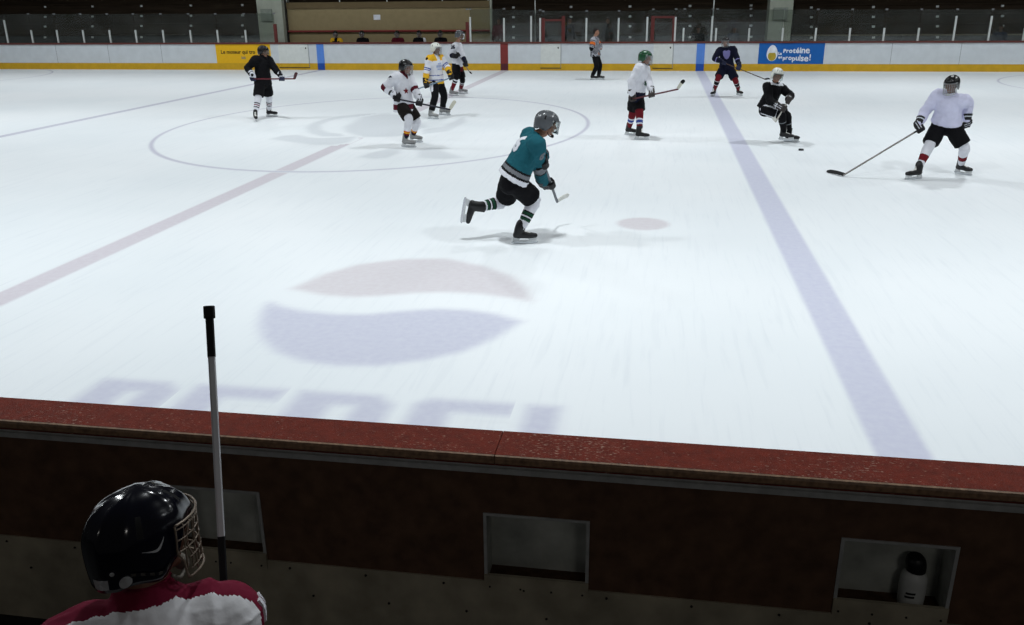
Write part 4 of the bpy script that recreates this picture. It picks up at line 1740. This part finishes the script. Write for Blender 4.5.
ALLB = ([C_BLACK], plain(0))
star = [(0.11 * (1 if k % 2 == 0 else 0.45) * math.sin(math.pi * k / 5), 0.11 * (1 if k % 2 == 0 else 0.45) * math.cos(math.pi * k / 5)) for k in range(10)]
shield = [(-0.11, 0.1), (-0.06, 0.13), (0, 0.11), (0.06, 0.13), (0.11, 0.1), (0.1, -0.02), (0.05, -0.11), (0, -0.14), (-0.05, -0.11), (-0.1, -0.02)]
roundel = [(0.075 * math.cos(2 * math.pi * k / 20), 0.075 * math.sin(2 * math.pi * k / 20)) for k in range(20)]
bar = lambda w, h, y=0: [(-w, y - h), (w, y - h), (w, y + h), (-w, y + h)]

PLAYERS = []
# teal skater striding, nearest
c = crop(440, 95, 3.907)


def st_teal(seg, t, la, fr, ht):
    if seg == 'T':
        return 4 if ht < 0.1 else 1 if ht < 0.15 else 2 if ht < 0.23 else 1 if ht < 0.27 else 0
    if t < 0.8:
        return 0
    return 1 if t < 0.9 else 2 if t < 1.15 else 1 if t < 1.25 else 0


PLAYERS.append(dict(id='teal', label='person in teal jersey and grey helmet striding across the ice, one skate lifted behind', face=102, hface=98, pitch=14, sw=0.185, hem=0.03, loose=1.08,
    an=dict(R=c(312, 530), L=(*c(140, 440), 0.15)), foot=dict(R=95, L=(((*c(128, 512), 0.15)), ((*c(95, 455), 0.15)))),
    pelvis=(*c(288, 318), 0), sc=(*c(372, 158), 0), head=(*c(420, 108), 0),
    kn=dict(R=c(372, 392), L=c(268, 405)), el=dict(R=c(330, 290), L=c(408, 245)),
    hand=dict(R=(*c(420, 352), 'stick'), L=(*c(408, 268), 'stick')),
    stick=dict(butt=(*c(402, 258), -0.04), heel=(*c(458, 418), 0.75), tip=(*c(498, 392), 0.9), label='hockey stick with a white-taped blade held low by the striding teal player',
               mats=(C_GREY, WTAPE)),
    jersey=([C_TEAL, C_BLACK, C_GREY, C_WHITE, C_WHITE], st_teal), pants=ALLB,
    sock=([C_WHITE, C_GREEN, C_BLACK], lambda s, t: 1 if 0.42 < t < 0.5 or 0.6 < t < 0.68 else 2 if 0.38 < t < 0.42 or 0.5 < t < 0.53 or 0.57 < t < 0.6 else 0),
    boot=BOOT, gloves=[GLB, C_GREY, GLB], helmet=(H_GRY, 'full'), seed=1.3,
    marks=[('number', text_polys('6', 0.3, 0.012), 'back', 0.68, 0.02, C_WHITE, 0), ('sleeve_number', text_polys('6', 0.12, 0.006), 'R', 0.55, 0, C_GREY, 0)]))

# lavender white, right
c = crop(810, 60, 4.628)
PLAYERS.append(dict(id='lav', label='person in plain white jersey and black helmet reaching with a long stick, far right', face=-18, hface=-22, pitch=12, sw=0.2, shtilt=0.02,
    an=dict(R=c(499, 505), L=c(700, 482)), foot=dict(R=-50, L=55), hem=0.0, pelvis=(*c(630, 288), 0.12), sc=(*c(655, 158), -0.05), head=(*c(655, 112), -0.1),
    kn=dict(R=c(590, 400), L=c(712, 385)), el=dict(R=c(540, 225), L=c(728, 232)),
    hand=dict(R=(*c(510, 322), 'stick'), L=(*c(706, 298), 0.18)),
    stick=dict(butt=(*c(522, 312), -0.1), heel=(*c(155, 533), 0, 0.03), tip=(*c(72, 512), 0, 0.03), label='long hockey stick with black-taped blade reaching across the ice from the right',
               mats=(mat('grey_stick_shaft', '#7b7672', 0.5), BTAPE)),
    jersey=([C_LAV], plain(0)), pants=ALLB, sock=([C_WHITE, C_RED], lambda s, t: 1 if 0.42 < t < 0.68 else 0),
    boot=BOOT, gloves=[GLB, GLW, GLB], helmet=(H_BLK, 'cage', CAGE, HOLD), skin=SKIND, seed=2.1, loose=1.06))

# green helmet
c = crop(600, 30, 5.21)
PLAYERS.append(dict(id='green', label='person in white jersey, green helmet and red socks gliding with stick raised', face=72, hface=75, pitch=6, sw=0.18,
    an=dict(R=c(152, 508), L=c(206, 530)), foot=dict(R=70, L=82), pelvis=(*c(188, 338), 0), sc=(*c(222, 182), 0), head=(*c(238, 142), 0),
    kn=dict(R=c(186, 425), L=c(240, 425)), el=dict(R=c(134, 282), L=c(265, 280)),
    hand=dict(R=(*c(172, 355), 'stick'), L=(*c(270, 335), 'stick')),
    stick=dict(butt=(*c(158, 362), -0.28), heel=(*c(408, 308), -0.45), tip=(*c(445, 262), -0.5), label='dark red hockey stick held across the waist by the green-helmeted player',
               mats=(mat('maroon_stick_shaft', '#5b2a30', 0.4), mat('white_blade', '#c9c7ba', 0.6)), kw=dict(gripL=0.05, toe=BTAPE)),
    jersey=([C_WHITE, C_NAVY], lambda seg, t, la, fr, ht: 1 if seg == 'T' and ht < 0.13 else 0), pants=([C_BLACK, C_NAVY, C_WHITE], lambda s, t, o: 1 if t < 0.25 else 0),
    sock=([C_RED, C_WHITE, C_BLUE], lambda s, t: 1 if 0.34 < t < 0.42 or 0.56 < t < 0.64 else 2 if 0.42 <= t <= 0.56 else 0),
    boot=BOOT, gloves=[GLG, GLW, GLG], helmet=(H_GRN, 'cage'), seed=3.3, loose=1.06, hem=0.0,
    marks=[('crest', [[(x * 0.6, y * 0.8) for x, y in roundel]], 'front', 0.36, 0.08, C_GREEN, 0)]))

# white and maroon, front left
c = crop(365, 25, 4.808)


def st_mar(seg, t, la, fr, ht):
    if seg == 'T':
        return 0 if ht < 0.06 else 1 if ht < 0.2 else (1 if ht > 0.86 and abs(la) < 0.02 + (ht - 0.86) * 0.35 and fr > 0 else 0)
    return 1 if 0.95 < t < 1.25 else 0


PLAYERS.append(dict(id='maroon', label='person in white jersey with maroon bands and black helmet, nearest of the left-hand group', face=50, hface=62, pitch=10, sw=0.19,
    an=dict(R=c(196, 548), L=c(232, 525)), foot=dict(R=68, L=62), pelvis=(*c(186, 400), 0), sc=(*c(178, 232), 0), head=(*c(198, 200), 0),
    kn=dict(R=c(205, 472), L=c(242, 455)), el=dict(R=c(85, 315), L=c(245, 315)),
    hand=dict(R=(*c(155, 355), 'stick'), L=(*c(262, 378), 'stick')),
    stick=dict(butt=(*c(135, 352), -0.3), heel=(*c(412, 407), -0.45), tip=(*c(440, 366), -0.5), label='black hockey stick with pale blade held by the maroon-banded player',
               mats=(mat('black_stick_shaft', '#1e1e2c', 0.4), mat('pale_blade', '#d3d0bf', 0.6))),
    jersey=([C_WHITE, C_MAROON], st_mar), pants=([C_DKBROWN], plain(0)),
    sock=([C_WHITE, C_ORANGE, C_YELLOW, C_RED, C_NAVY], lambda s, t: 4 if t > 0.78 else 3 if 0.7 < t else 2 if 0.64 < t else 1 if 0.58 < t else 0),
    boot=BOOTG, gloves=[GLB, GLW, GLN], helmet=(H_BLK, 'cage'), seed=4.4, loose=1.05,
    marks=[('crest', [[(x * 0.6, y * 0.6) for x, y in star]], 'front', 0.4, 0.07, C_RED, 0), ('number', text_polys('9', 0.13, 0.01), 'R', 0.25, 0, C_NAVY, 0)]))

# yellow / white / blue
def st_yel(seg, t, la, fr, ht):
    if seg == 'T':
        return 1 if ht < 0.1 else 2 if 0.13 < ht < 0.17 or 0.3 < ht < 0.33 else 1 if ht > 0.83 and abs(la) > 0.06 else 0
    if t < 0.14:
        return 1
    return 2 if 0.72 < t < 0.82 or 0.88 < t < 0.95 else 1 if t > 1.12 else 0


PLAYERS.append(dict(id='yellow', label='person in white jersey with yellow shoulders, white helmet and black trousers', face=48, hface=60, pitch=6, sw=0.2, hem=0.02,
    an=dict(R=c(318, 420), L=c(372, 402)), foot=dict(R=60, L=72), pelvis=(*c(342, 278), 0), sc=(*c(336, 148), 0), head=(*c(342, 112), 0),
    kn=dict(R=c(328, 352), L=c(378, 335)), el=dict(R=c(283, 228), L=c(402, 200)),
    hand=dict(R=(*c(292, 282), 'stick'), L=(*c(412, 240), 'stick')),
    stick=dict(butt=(*c(424, 250), -0.25), heel=(*c(132, 348), -0.3), tip=(*c(152, 372), -0.35), label='blue-grey hockey stick held slanting by the yellow-shouldered player',
               mats=(mat('blue_grey_shaft', '#6f8698', 0.4), BTAPE), kw=dict(gripL=0.06)),
    jersey=([C_WHITE, C_YELLOW, C_BLUE], st_yel), pants=([C_BLACK, C_WHITE], lambda s, t, o: 1 if s == 'R' and 0.25 < t < 0.8 and o > 0.085 else 0), long=True,
    boot=BOOTG, gloves=[GLB, GLB, GLB], helmet=(H_WHT, 'cage', CAGE, BTAPE), skin=SKIND, seed=5.2,
    marks=[('lettering', [bar(0.1, 0.03, 0.0), bar(0.06, 0.02, 0.07), bar(0.08, 0.02, -0.07)], 'front', 0.55, 0.0, mat('cloth_pale_blue', '#a9b6d6', 0.85), 0),
           ('shoulder_patch', [[(x * 0.5, y * 0.5) for x, y in roundel]], 'R', 0.05, 0, C_BLACK, 0)]))

# farthest of the left group
c = crop(390, 25, 8.33)


def st_far(seg, t, la, fr, ht):
    if seg == 'T':
        return 3 if ht < 0.1 else 1 if ht < 0.3 and fr < 0.02 else 2 if ht < 0.16 else 0
    return 1 if t > 1.3 else 0


PLAYERS.append(dict(id='far', k=1.1, label='person in white jersey with navy and red trim, grey helmet, nearest the red stripe', face=72, hface=78, pitch=8, sw=0.185,
    an=dict(R=c(515, 545), L=c(592, 528)), foot=dict(R=72, L=78), pelvis=(*c(562, 368), 0), sc=(*c(556, 155), 0), head=(*c(582, 82), 0),
    kn=dict(R=c(522, 455), L=c(595, 450)), el=dict(R=c(498, 255), L=c(615, 260)),
    hand=dict(R=(*c(572, 248), 'stick'), L=(*c(628, 332), 'stick')),
    stick=dict(butt=(*c(555, 225), -0.3), heel=(*c(668, 400), -0.55), tip=(*c(688, 405), -0.8), label='hockey stick with black blade held by the player nearest the red stripe',
               mats=(C_GREY, BTAPE), kw=dict(gripL=0.08)),
    jersey=([C_WHITE, C_NAVY, C_RED, C_MAROON], st_far), pants=ALLB,
    sock=([C_BLACK, C_WHITE, C_RED], lambda s, t: 1 if 0.12 < t < 0.22 or 0.34 < t < 0.4 else 2 if t >= 0.4 else 0),
    boot=BOOTG, gloves=[GLB, GLB, GLB], helmet=(H_GRY, 'full'), seed=6.1,
    marks=[('number', text_polys('26', 0.14, 0.008), 'R', 0.2, 0, C_NAVY, 0)]))

# black, left
c = crop(220, 30, 6.25)
PLAYERS.append(dict(id='black', label='person all in black with striped white socks standing before the yellow advertisement', face=38, hface=58, pitch=4, sw=0.2,
    an=dict(R=c(220, 528), L=c(308, 502)), foot=dict(R=5, L=68), pelvis=(*c(268, 325), 0), sc=(*c(262, 168), 0), head=(*c(272, 132), 0),
    kn=dict(R=c(232, 432), L=c(306, 422)), el=dict(R=c(165, 250), L=c(342, 258)),
    hand=dict(R=(*c(208, 305), 'stick'), L=(*c(388, 305), 'stick')),
    stick=dict(butt=(*c(196, 306), -0.28), heel=(*c(470, 305), -0.35), tip=(*c(485, 264), -0.42), label='red hockey stick held level by the player in black',
               mats=(mat('red_stick_shaft', '#5f1a24', 0.4), mat('dark_red_blade', '#4a2428', 0.6)), kw=dict(gripL=0.05)),
    jersey=ALLB, pants=ALLB, sock=([C_WHITE, C_BLACK, C_RED], lambda s, t: 1 if 0.3 < t < 0.36 or 0.54 < t < 0.6 else 2 if 0.42 < t < 0.48 else 0),
    boot=BOOT, gloves=[GLW, GLN, GLN], glstyle=1, helmet=(H_BLK, 'visor'), seed=7.7, loose=1.04))

# navy, by the right blue stripe
c = crop(690, 25, 4.808)


def st_navy(seg, t, la, fr, ht):
    return 1 if seg in 'RL' and 1.2 < t < 1.32 else 0


PLAYERS.append(dict(id='navy', label='person in navy jersey with a pale crest standing legs apart near the blue stripe', face=2, hface=-4, pitch=6, sw=0.2,
    an=dict(R=c(116, 315), L=c(234, 312)), foot=dict(R=-22, L=35), pelvis=(*c(176, 200), 0.05), sc=(*c(175, 108), 0), head=(*c(170, 80), -0.03),
    kn=dict(R=c(134, 258), L=c(215, 255)), el=dict(R=c(120, 160), L=c(236, 165)),
    hand=dict(R=(*c(165, 182), 'stick'), L=(*c(236, 203), 'stick')),
    stick=dict(butt=(*c(155, 178), -0.3), heel=(*c(364, 262), -0.35), tip=(*c(388, 257), -0.5), label='hockey stick with black blade held out by the player in navy',
               mats=(mat('brown_stick_shaft', '#4d3a34', 0.4), BTAPE), kw=dict(gripL=0.08)),
    jersey=([C_NAVY, C_LILAC], st_navy), pants=([C_NAVY], plain(0)),
    sock=([C_RED, C_BLACK, C_WHITE], lambda s, t: 1 if 0.25 < t < 0.5 else 2 if 0.5 < t < 0.54 or 0.21 < t < 0.25 else 0),
    boot=BOOT, gloves=[GLN, GLB, GLN], helmet=(H_BLK, 'cage'), seed=8.2,
    marks=[('crest', [shield], 'front', 0.66, 0.0, C_LILAC, 0)]))

# black, white helmet, leaning
PLAYERS.append(dict(id='whitehelm', label='person in black with a white helmet leaning hard into a turn', face=40, hface=28, pitch=10, roll=6, sw=0.19, hipface=60, d0=-0.1,
    an=dict(R=(*c(452, 515), -0.1), L=c(478, 523)), foot=dict(R=75, L=78), pelvis=(*c(372, 388), 0.05), sc=(*c(412, 285), 0), head=(*c(420, 240), -0.05),
    kn=dict(R=c(446, 436), L=c(462, 425)), el=dict(R=c(385, 378), L=c(478, 335)),
    hand=dict(R=(*c(442, 398), 'stick'), L=(*c(473, 365), 'stick')),
    stick=dict(butt=(*c(480, 350), -0.42), heel=(*c(412, 466), -0.45), tip=(*c(388, 442), -0.2), label='hockey stick with pale taped shaft held by the white-helmeted player in black',
               mats=(mat('pale_stick_shaft', '#b9b4ac', 0.5), WTAPE), kw=dict(gripL=0.1)),
    jersey=([C_BLACK, C_WHITE], lambda seg, t, la, fr, ht: 1 if seg == 'T' and ht > 1.0 else 0),
    pants=([C_BLACK, C_WHITE], lambda s, t, o: 1 if abs(o - 0.09) < 0.012 else 0), sock=([C_BLACK, C_GREY], lambda s, t: 1 if 0.4 < t < 0.45 else 0),
    boot=BOOT, gloves=[GLG, GLW, GLB], helmet=(H_WHT, 'visor', CAGE, BTAPE), seed=9.4, loose=0.93))

# referee
c = crop(570, 20, 8.93)
STRIPE = [fab('shirt_grey', '#a9aab2'), C_BLACK, C_ORANGE]


def st_ref(seg, t, la, fr, ht):
    if seg in 'RL' and 0.3 < t < 0.62:
        return 2
    q = la if seg == 'T' else t * 0.3
    return 1 if math.floor(q / 0.027) % 2 else 0


PLAYERS.append(dict(id='ref', label='person in black-and-white striped shirt with orange armband standing at the boards', face=75, hface=80, pitch=2, sw=0.165, hem=0.0,
    an=dict(R=c(203, 494), L=c(258, 492)), foot=dict(R=78, L=84), pelvis=(*c(228, 322), 0), sc=(*c(218, 160), 0), head=(*c(234, 104), 0),
    kn=dict(R=c(214, 405), L=c(262, 400)), el=dict(R=c(196, 262), L=c(262, 225)),
    hand=dict(R=(*c(258, 305), -0.2), L=(*c(285, 270), -0.15)),
    jersey=(STRIPE, st_ref), pants=ALLB, long=True, boot=BOOT, bare='RL', hair=mat('dark_hair', '#1e1714', 0.7, var=0.3, scale=60), seed=10.1, loose=1.06, prad=0.12))

for sp in PLAYERS:
    build_player(sp)


# ------------------------------------------------------------------ seated and standing people beyond the far boards
def pose(x, y, zf, seated, phi, lean=0.0, hphi=None, armout=0.06, pitch=10, ank=0.168, hz=None):
    """joints of a person at (x, y) with feet on zf; phi = 0 faces the near boards (-y), 90 faces +x"""
    a = math.radians(phi)
    Ft0 = V((math.sin(a), -math.cos(a), 0))
    R0 = Ft0.cross(UP)
    base = V((x, y, zf))
    J = dict(base=base, h=-Ft0, rt=R0, hem=0.05)
    hz = hz or (0.57 if seated else 0.96)
    pv = base + UP * hz
    u = (UP + Ft0 * lean).normalized()
    nk = pv + u * 0.53
    Ft = (Ft0 - u * Ft0.dot(u)).normalized()
    Rt = Ft.cross(u)
    J.update(pelvis=pv, neck=nk, Ft=Ft, Rt=Rt, Rp=R0)
    a = math.radians(phi if hphi is None else hphi)
    F0 = V((math.sin(a), -math.cos(a), 0))
    p = math.radians(pitch)
    J['Fh'] = F0 * math.cos(p) - UP * math.sin(p)
    J['Rh'] = F0.cross(UP)
    J['Uh'] = J['Rh'].cross(J['Fh'])
    J['hc'] = nk + u * 0.19 + Ft0 * 0.04
    J['hand'] = {}
    for s, g in (('R', 1), ('L', -1)):
        J['sh' + s] = nk - u * 0.075 + Rt * (0.18 * g)
        J['el' + s] = J['sh' + s] - u * 0.27 + Rt * (armout * g) + Ft * 0.04
        if seated:
            J['wr' + s] = J['el' + s] + Ft * 0.22 - UP * 0.06 - Rt * (0.06 * g)
            kn = pv + Ft0 * 0.4 + R0 * (0.13 * g) + UP * 0.03
            J['an' + s] = kn + UP * (-(hz + 0.03) + ank) + Ft0 * 0.03
        else:
            J['wr' + s] = J['el' + s] - UP * 0.23 + Ft * 0.1
            kn = base + UP * 0.52 + R0 * (0.12 * g) + Ft0 * 0.03
            J['an' + s] = base + UP * ank + R0 * (0.13 * g)
        J['hp' + s] = pv + R0 * (0.092 * g) - UP * 0.03
        J['kn' + s] = kn
        J['ff' + s] = (Ft0 + R0 * 0.2 * g).normalized()
        J['uf' + s] = UP.copy()
        d = (J['wr' + s] - J['el' + s]).normalized()
        J['hand'][s] = (J['wr' + s] + d * 0.1, Rt * g)
    return J


YB = YF + 1.1
far_bench = [
    (336.5, C_BLACK, C_YELLOW, H_BLK, 'leftmost person on the far bench, dark jersey with yellow shoulders', 8),
    (363, C_BLACK, C_BLACK, H_BLK, 'person in black on the far bench, beside the yellow-shouldered one', -5),
    (398, C_MAROON, C_MAROON, H_BLK, 'person in dark red jersey sitting in the middle of the far bench', 0),
    (419.5, C_BLACK, C_WHITE, H_BLK, 'person in black with a white sleeve on the far bench, beside the dark red one', 20),
    (441, C_BLACK, C_DKBROWN, H_BLK, 'rightmost person on the far bench, in black jersey and helmet', 0)]
for i, (px, ca, cb, hm, lab, hp) in enumerate(far_bench):
    x = at_y(px, 36, YB).x
    J = pose(x, YB, 0.31, True, hp * 0.4, 0.14, hp, pitch=6, hz=0.45)

    def stf(seg, t, la, fr, ht, i=i):
        if i == 0:
            return 1 if (seg in 'RL' and t < 0.35) or (seg == 'T' and ht > 0.84 and abs(la) > 0.07) else 0
        if i == 3:
            return 1 if seg == 'L' else 0
        return 1 if seg in 'RL' and 0.8 < t < 1 else 0
    build_player(dict(label=lab, jersey=([ca, cb], stf), pants=ALLB, sock=([C_BLACK], plain(0)), boot=BOOT, gloves=[GLB, GLB, GLB],
                      helmet=(hm, 'cage'), seed=11 + i, skin=SKIND, vx=0.014), J, J['base'])

SPEC = [(499, YF + 1.3, False, 0, C_MAROON, C_DKBROWN, 'person in dark red standing behind the glass left of the centre red stripe', 31, 0),
        (569, YF + 1.8, False, 40, C_BLACK, C_BLACK, 'person in dark clothes standing behind the glass beside the referee, to the left', 30, 30),
        (608, YF + 1.9, False, -30, C_DKBROWN, C_DKBROWN, 'person in brown standing behind the glass just right of the referee', 27, -30),
        (698, YF + 2.0, True, 0, C_BLACK, C_BLACK, 'person in dark clothes sitting behind the glass above the right blue stripe', 30, 0),
        (733, YF + 1.9, True, 20, fab('slate', '#4a5060'), C_DKBROWN, 'person in slate jacket sitting behind the glass above the player in navy', 30, 10),
        (1000, YF + 2.1, True, -20, fab('dark_slate', '#343a4c'), C_BLACK, 'person in dark slate jacket sitting behind the glass at the far right', 27, -20)]
HAIR = mat('brown_hair', '#2a1f18', 0.7, var=0.3, scale=60)
for i, (px, Y, seated, phi, ca, cb, lab, py, hp) in enumerate(SPEC):
    x = at_y(px, 34, Y).x
    J = pose(x, Y, 0.3, seated, phi, 0.12 if seated else 0.0, hp, ank=0.1)
    if seated:
        o = thing('stool', 'low wooden seat under the %s' % lab.replace('person in', 'person wearing').split(' sitting')[0] + ' behind the glass', 'stool', (x, Y, 0.3))
        bm = bmesh.new()
        box(bm, (-0.2, -0.16, 0.28), (0.2, 0.2, 0.32), 0, 0.01)
        obj('seat', bm, BENCHW, o)
        for q in ((-1, -1), (1, -1), (1, 1), (-1, 1)):
            bm = bmesh.new()
            box(bm, (q[0] * 0.17 - 0.02, q[1] * 0.14, 0), (q[0] * 0.17 + 0.02, q[1] * 0.14 + 0.04, 0.28), 0, 0.004)
            obj('leg', bm, BENCHW, o)
    build_player(dict(label=lab, jersey=([ca], plain(0)), pants=([cb], plain(0)), long=True, boot=BOOT, skates=False, bare='RL', hair=HAIR, seed=20 + i, skin=SKIND, loose=0.92, prad=0.1, vx=0.014), J, J['base'])

# ------------------------------------------------------------------ the player on the near bench
def ray_at_depth(px, py, depth):
    r = ray(px, py)
    return CAM + r * (depth / r.dot(fwd))


hc = ray_at_depth(145, 538, 2.2)
phi = math.radians(-YAW * 0)
hz = V((hc.x - CAM.x, hc.y - CAM.y, 0)).normalized()
rz = V((hz.y, -hz.x, 0))
J = dict(base=V((hc.x, hc.y, 0)), h=hz, rt=rz, hem=0.06, hs=1.0, wr=0.35)
Ft0 = facing(176, hz, rz)
Fh0 = facing(118, hz, rz)
R0 = Ft0.cross(UP)
nk = ray_at_depth(145, 596, 2.22) 
pv = nk - UP * 0.55 - Ft0 * 0.12
J['base'] = V((pv.x, pv.y, 0.0))
u = (nk - pv).normalized()
Ft = (Ft0 - u * Ft0.dot(u)).normalized()
Rt = Ft.cross(u)
J.update(pelvis=pv, neck=nk, Ft=Ft, Rt=Rt, Rp=R0)
p_ = math.radians(2)
J['Fh'] = Fh0 * math.cos(p_) - UP * math.sin(p_)
J['Rh'] = Fh0.cross(UP)
J['Uh'] = J['Rh'].cross(J['Fh'])
J['hc'] = hc
# the stick standing upright in front of him
butt = ray_at_depth(209, 308, 2.62)
low = ray_at_depth(224, 587, 2.52)
sd = (low - butt).normalized()
heel = butt + sd * ((0.04 - butt.z) / sd.z)
tipv = heel + (rz * 0.03 + hz * 0.28)
J['hand'] = {}
gr = butt + sd * ((low - butt).length + 0.28)
for s, g in (('R', 1), ('L', -1)):
    J['sh' + s] = nk - u * (0.125 if s == 'R' else 0.11) + Rt * (0.18 * g)
    J['hp' + s] = pv + R0 * (0.092 * g) - UP * 0.05
    J['kn' + s] = J['base'] + UP * 0.5 + R0 * (0.13 * g) + Ft0 * 0.1
    J['an' + s] = J['base'] + UP * 0.168 + R0 * (0.15 * g)
    J['ff' + s] = (Ft0 + R0 * 0.15 * g).normalized()
    J['uf' + s] = UP.copy()
# right hand closed round the stick, left hand resting low
P = gr
w = (J['shR'] - UP * 0.25 - P)
w = (w - sd * w.dot(sd)).normalized()
J['wrR'] = P + w * 0.1
J['elR'] = ik(J['shR'], J['wrR'], 0.3, 0.27, lambda q: 0, -UP - R0 * 0.2)
J['hand']['R'] = (P, -sd)
J['elL'] = J['shL'] - UP * 0.28 - R0 * 0.08
J['wrL'] = J['elL'] - UP * 0.1 + Ft0 * 0.22
J['hand']['L'] = (J['wrL'] + Ft0 * 0.1, -R0)
print('BENCH head z', hc.z, 'neck', nk, 'stick', butt.z, heel)


def st_bench(seg, t, la, fr, ht):
    if seg == 'T':
        return 1 if (ht > 0.75 and fr > -0.05) or ht > 1.0 else 0
    return 1 if t < 0.55 and fr > -0.05 else 2 if 0.62 < t < 0.72 else 0


bench_sp = dict(label='person on the near bench, white jersey with maroon yoke, midnight blue helmet, back turned', jersey=([fab('bench_white', '#f0f0f4'), fab('bench_maroon', '#701530'), C_NAVY], st_bench),
                pants=ALLB, sock=([C_WHITE], plain(0)), boot=BOOT, gloves=[GLB, GLW, GLB], seed=31, vx=0.0055, loose=1.0, skin=SKIND,
                marks=[('sleeve_mark', text_polys('12', 0.08, 0.004), 'R', 0.2, 0, C_WHITE, 0)])
root = build_player(bench_sp, J, J['base'])
K = local(J, J['base'])
HS = 0.97
hel = make_helmet(root, K, H_NAV, 'cage', mat('dull_cage_wire', '#7a6c5e', 0.4, 0.5, metal=0.3), mat('grey_strap', '#6f6a62', 0.8), fine=2, sc_=HS)
W = lambda p: K['hc'] + (K['Rh'] * p.x + K['Fh'] * p.y + K['Uh'] * p.z) * HS * 1.05
WHT = mat('white_sticker', '#dfe0e2', 0.5, var=0.03)


def on_helmet(name, outline, m_, lift=0.004):
    """outline in (angle, rim fraction) laid on the shell"""
    bm = bmesh.new()
    vs = [bm.verts.new(W(helm_pt(a, q, 1, lift))) for a, q in outline]
    ctr = [sum(o[i] for o in outline) / len(outline) for i in (0, 1)]
    cv = bm.verts.new(W(helm_pt(ctr[0], ctr[1], 1, lift)))
    for i in range(len(vs)):
        bm.faces.new((vs[i], vs[(i + 1) % len(vs)], cv))
    r = bmesh.ops.solidify(bm, geom=list(bm.faces), thickness=0.0015)
    return obj(name, bm, m_, hel)


bm = bmesh.new()
# tapering check-like mark: long thin tail curling into a thick short end
tail = []
for k in range(15):
    t = k / 14
    a = 113 - 24 * t
    q = 0.665 + 0.012 * math.sin(t * 3.0) - 0.075 * max(0, (t - 0.62) / 0.38) ** 1.5
    th = 0.004 + 0.05 * t ** 1.5 if t < 0.75 else (0.004 + 0.0325) * (1 - ((t - 0.75) / 0.25) ** 1.6) + 0.003
    tail.append((a, q, th))
A_ = [bm.verts.new(W(helm_pt(a, q - th / 2, 1, 0.004))) for a, q, th in tail]
B_ = [bm.verts.new(W(helm_pt(a, q + th / 2, 1, 0.004))) for a, q, th in tail]
for i in range(14):
    bm.faces.new((A_[i], A_[i + 1], B_[i + 1], B_[i]))
bmesh.ops.solidify(bm, geom=list(bm.faces), thickness=0.0015)
obj('side_mark', bm, WHT, hel)
on_helmet('back_sticker', [(152, 0.86), (158, 0.855), (164, 0.852), (170, 0.85), (176, 0.85), (177, 0.90), (177, 0.95), (171, 0.955), (165, 0.96), (159, 0.96), (153, 0.96), (152.5, 0.91)], WHT)
on_helmet('round_snap', [(133 + 7.5 * math.cos(2 * math.pi * k / 18), 0.93 + 0.062 * math.sin(2 * math.pi * k / 18)) for k in range(18)], WHT)
on_helmet('small_screw', [(146 + 3 * math.cos(2 * math.pi * k / 10), 0.8 + 0.022 * math.sin(2 * math.pi * k / 10)) for k in range(10)], WHT)
strap = [(126 - 4.5 * k, 0.875 + 0.006 * k) for k in range(11)]
bm = bmesh.new()
SA = [bm.verts.new(W(helm_pt(a, q - 0.016, 1, 0.005))) for a, q in strap]
SB = [bm.verts.new(W(helm_pt(a, q + 0.016, 1, 0.005))) for a, q in strap]
for i in range(10):
    bm.faces.new((SA[i], SA[i + 1], SB[i + 1], SB[i])).material_index = i % 2
bmesh.ops.solidify(bm, geom=list(bm.faces), thickness=0.002)
obj('cage_strap', bm, [mat('strap_grey', '#5f5b56', 0.8), mat('strap_dark', '#25232a', 0.8)], hel)
make_stick('hockey stick with white shaft standing upright beside the bench player', butt, heel, tipv, mat('white_stick_shaft', '#c4c6ca', 0.45, var=0.06), BTAPE,
           gripL=(ray_at_depth(211, 357, 2.6) - butt).length, lower=(heel - ray_at_depth(221, 536, 2.54)).length)
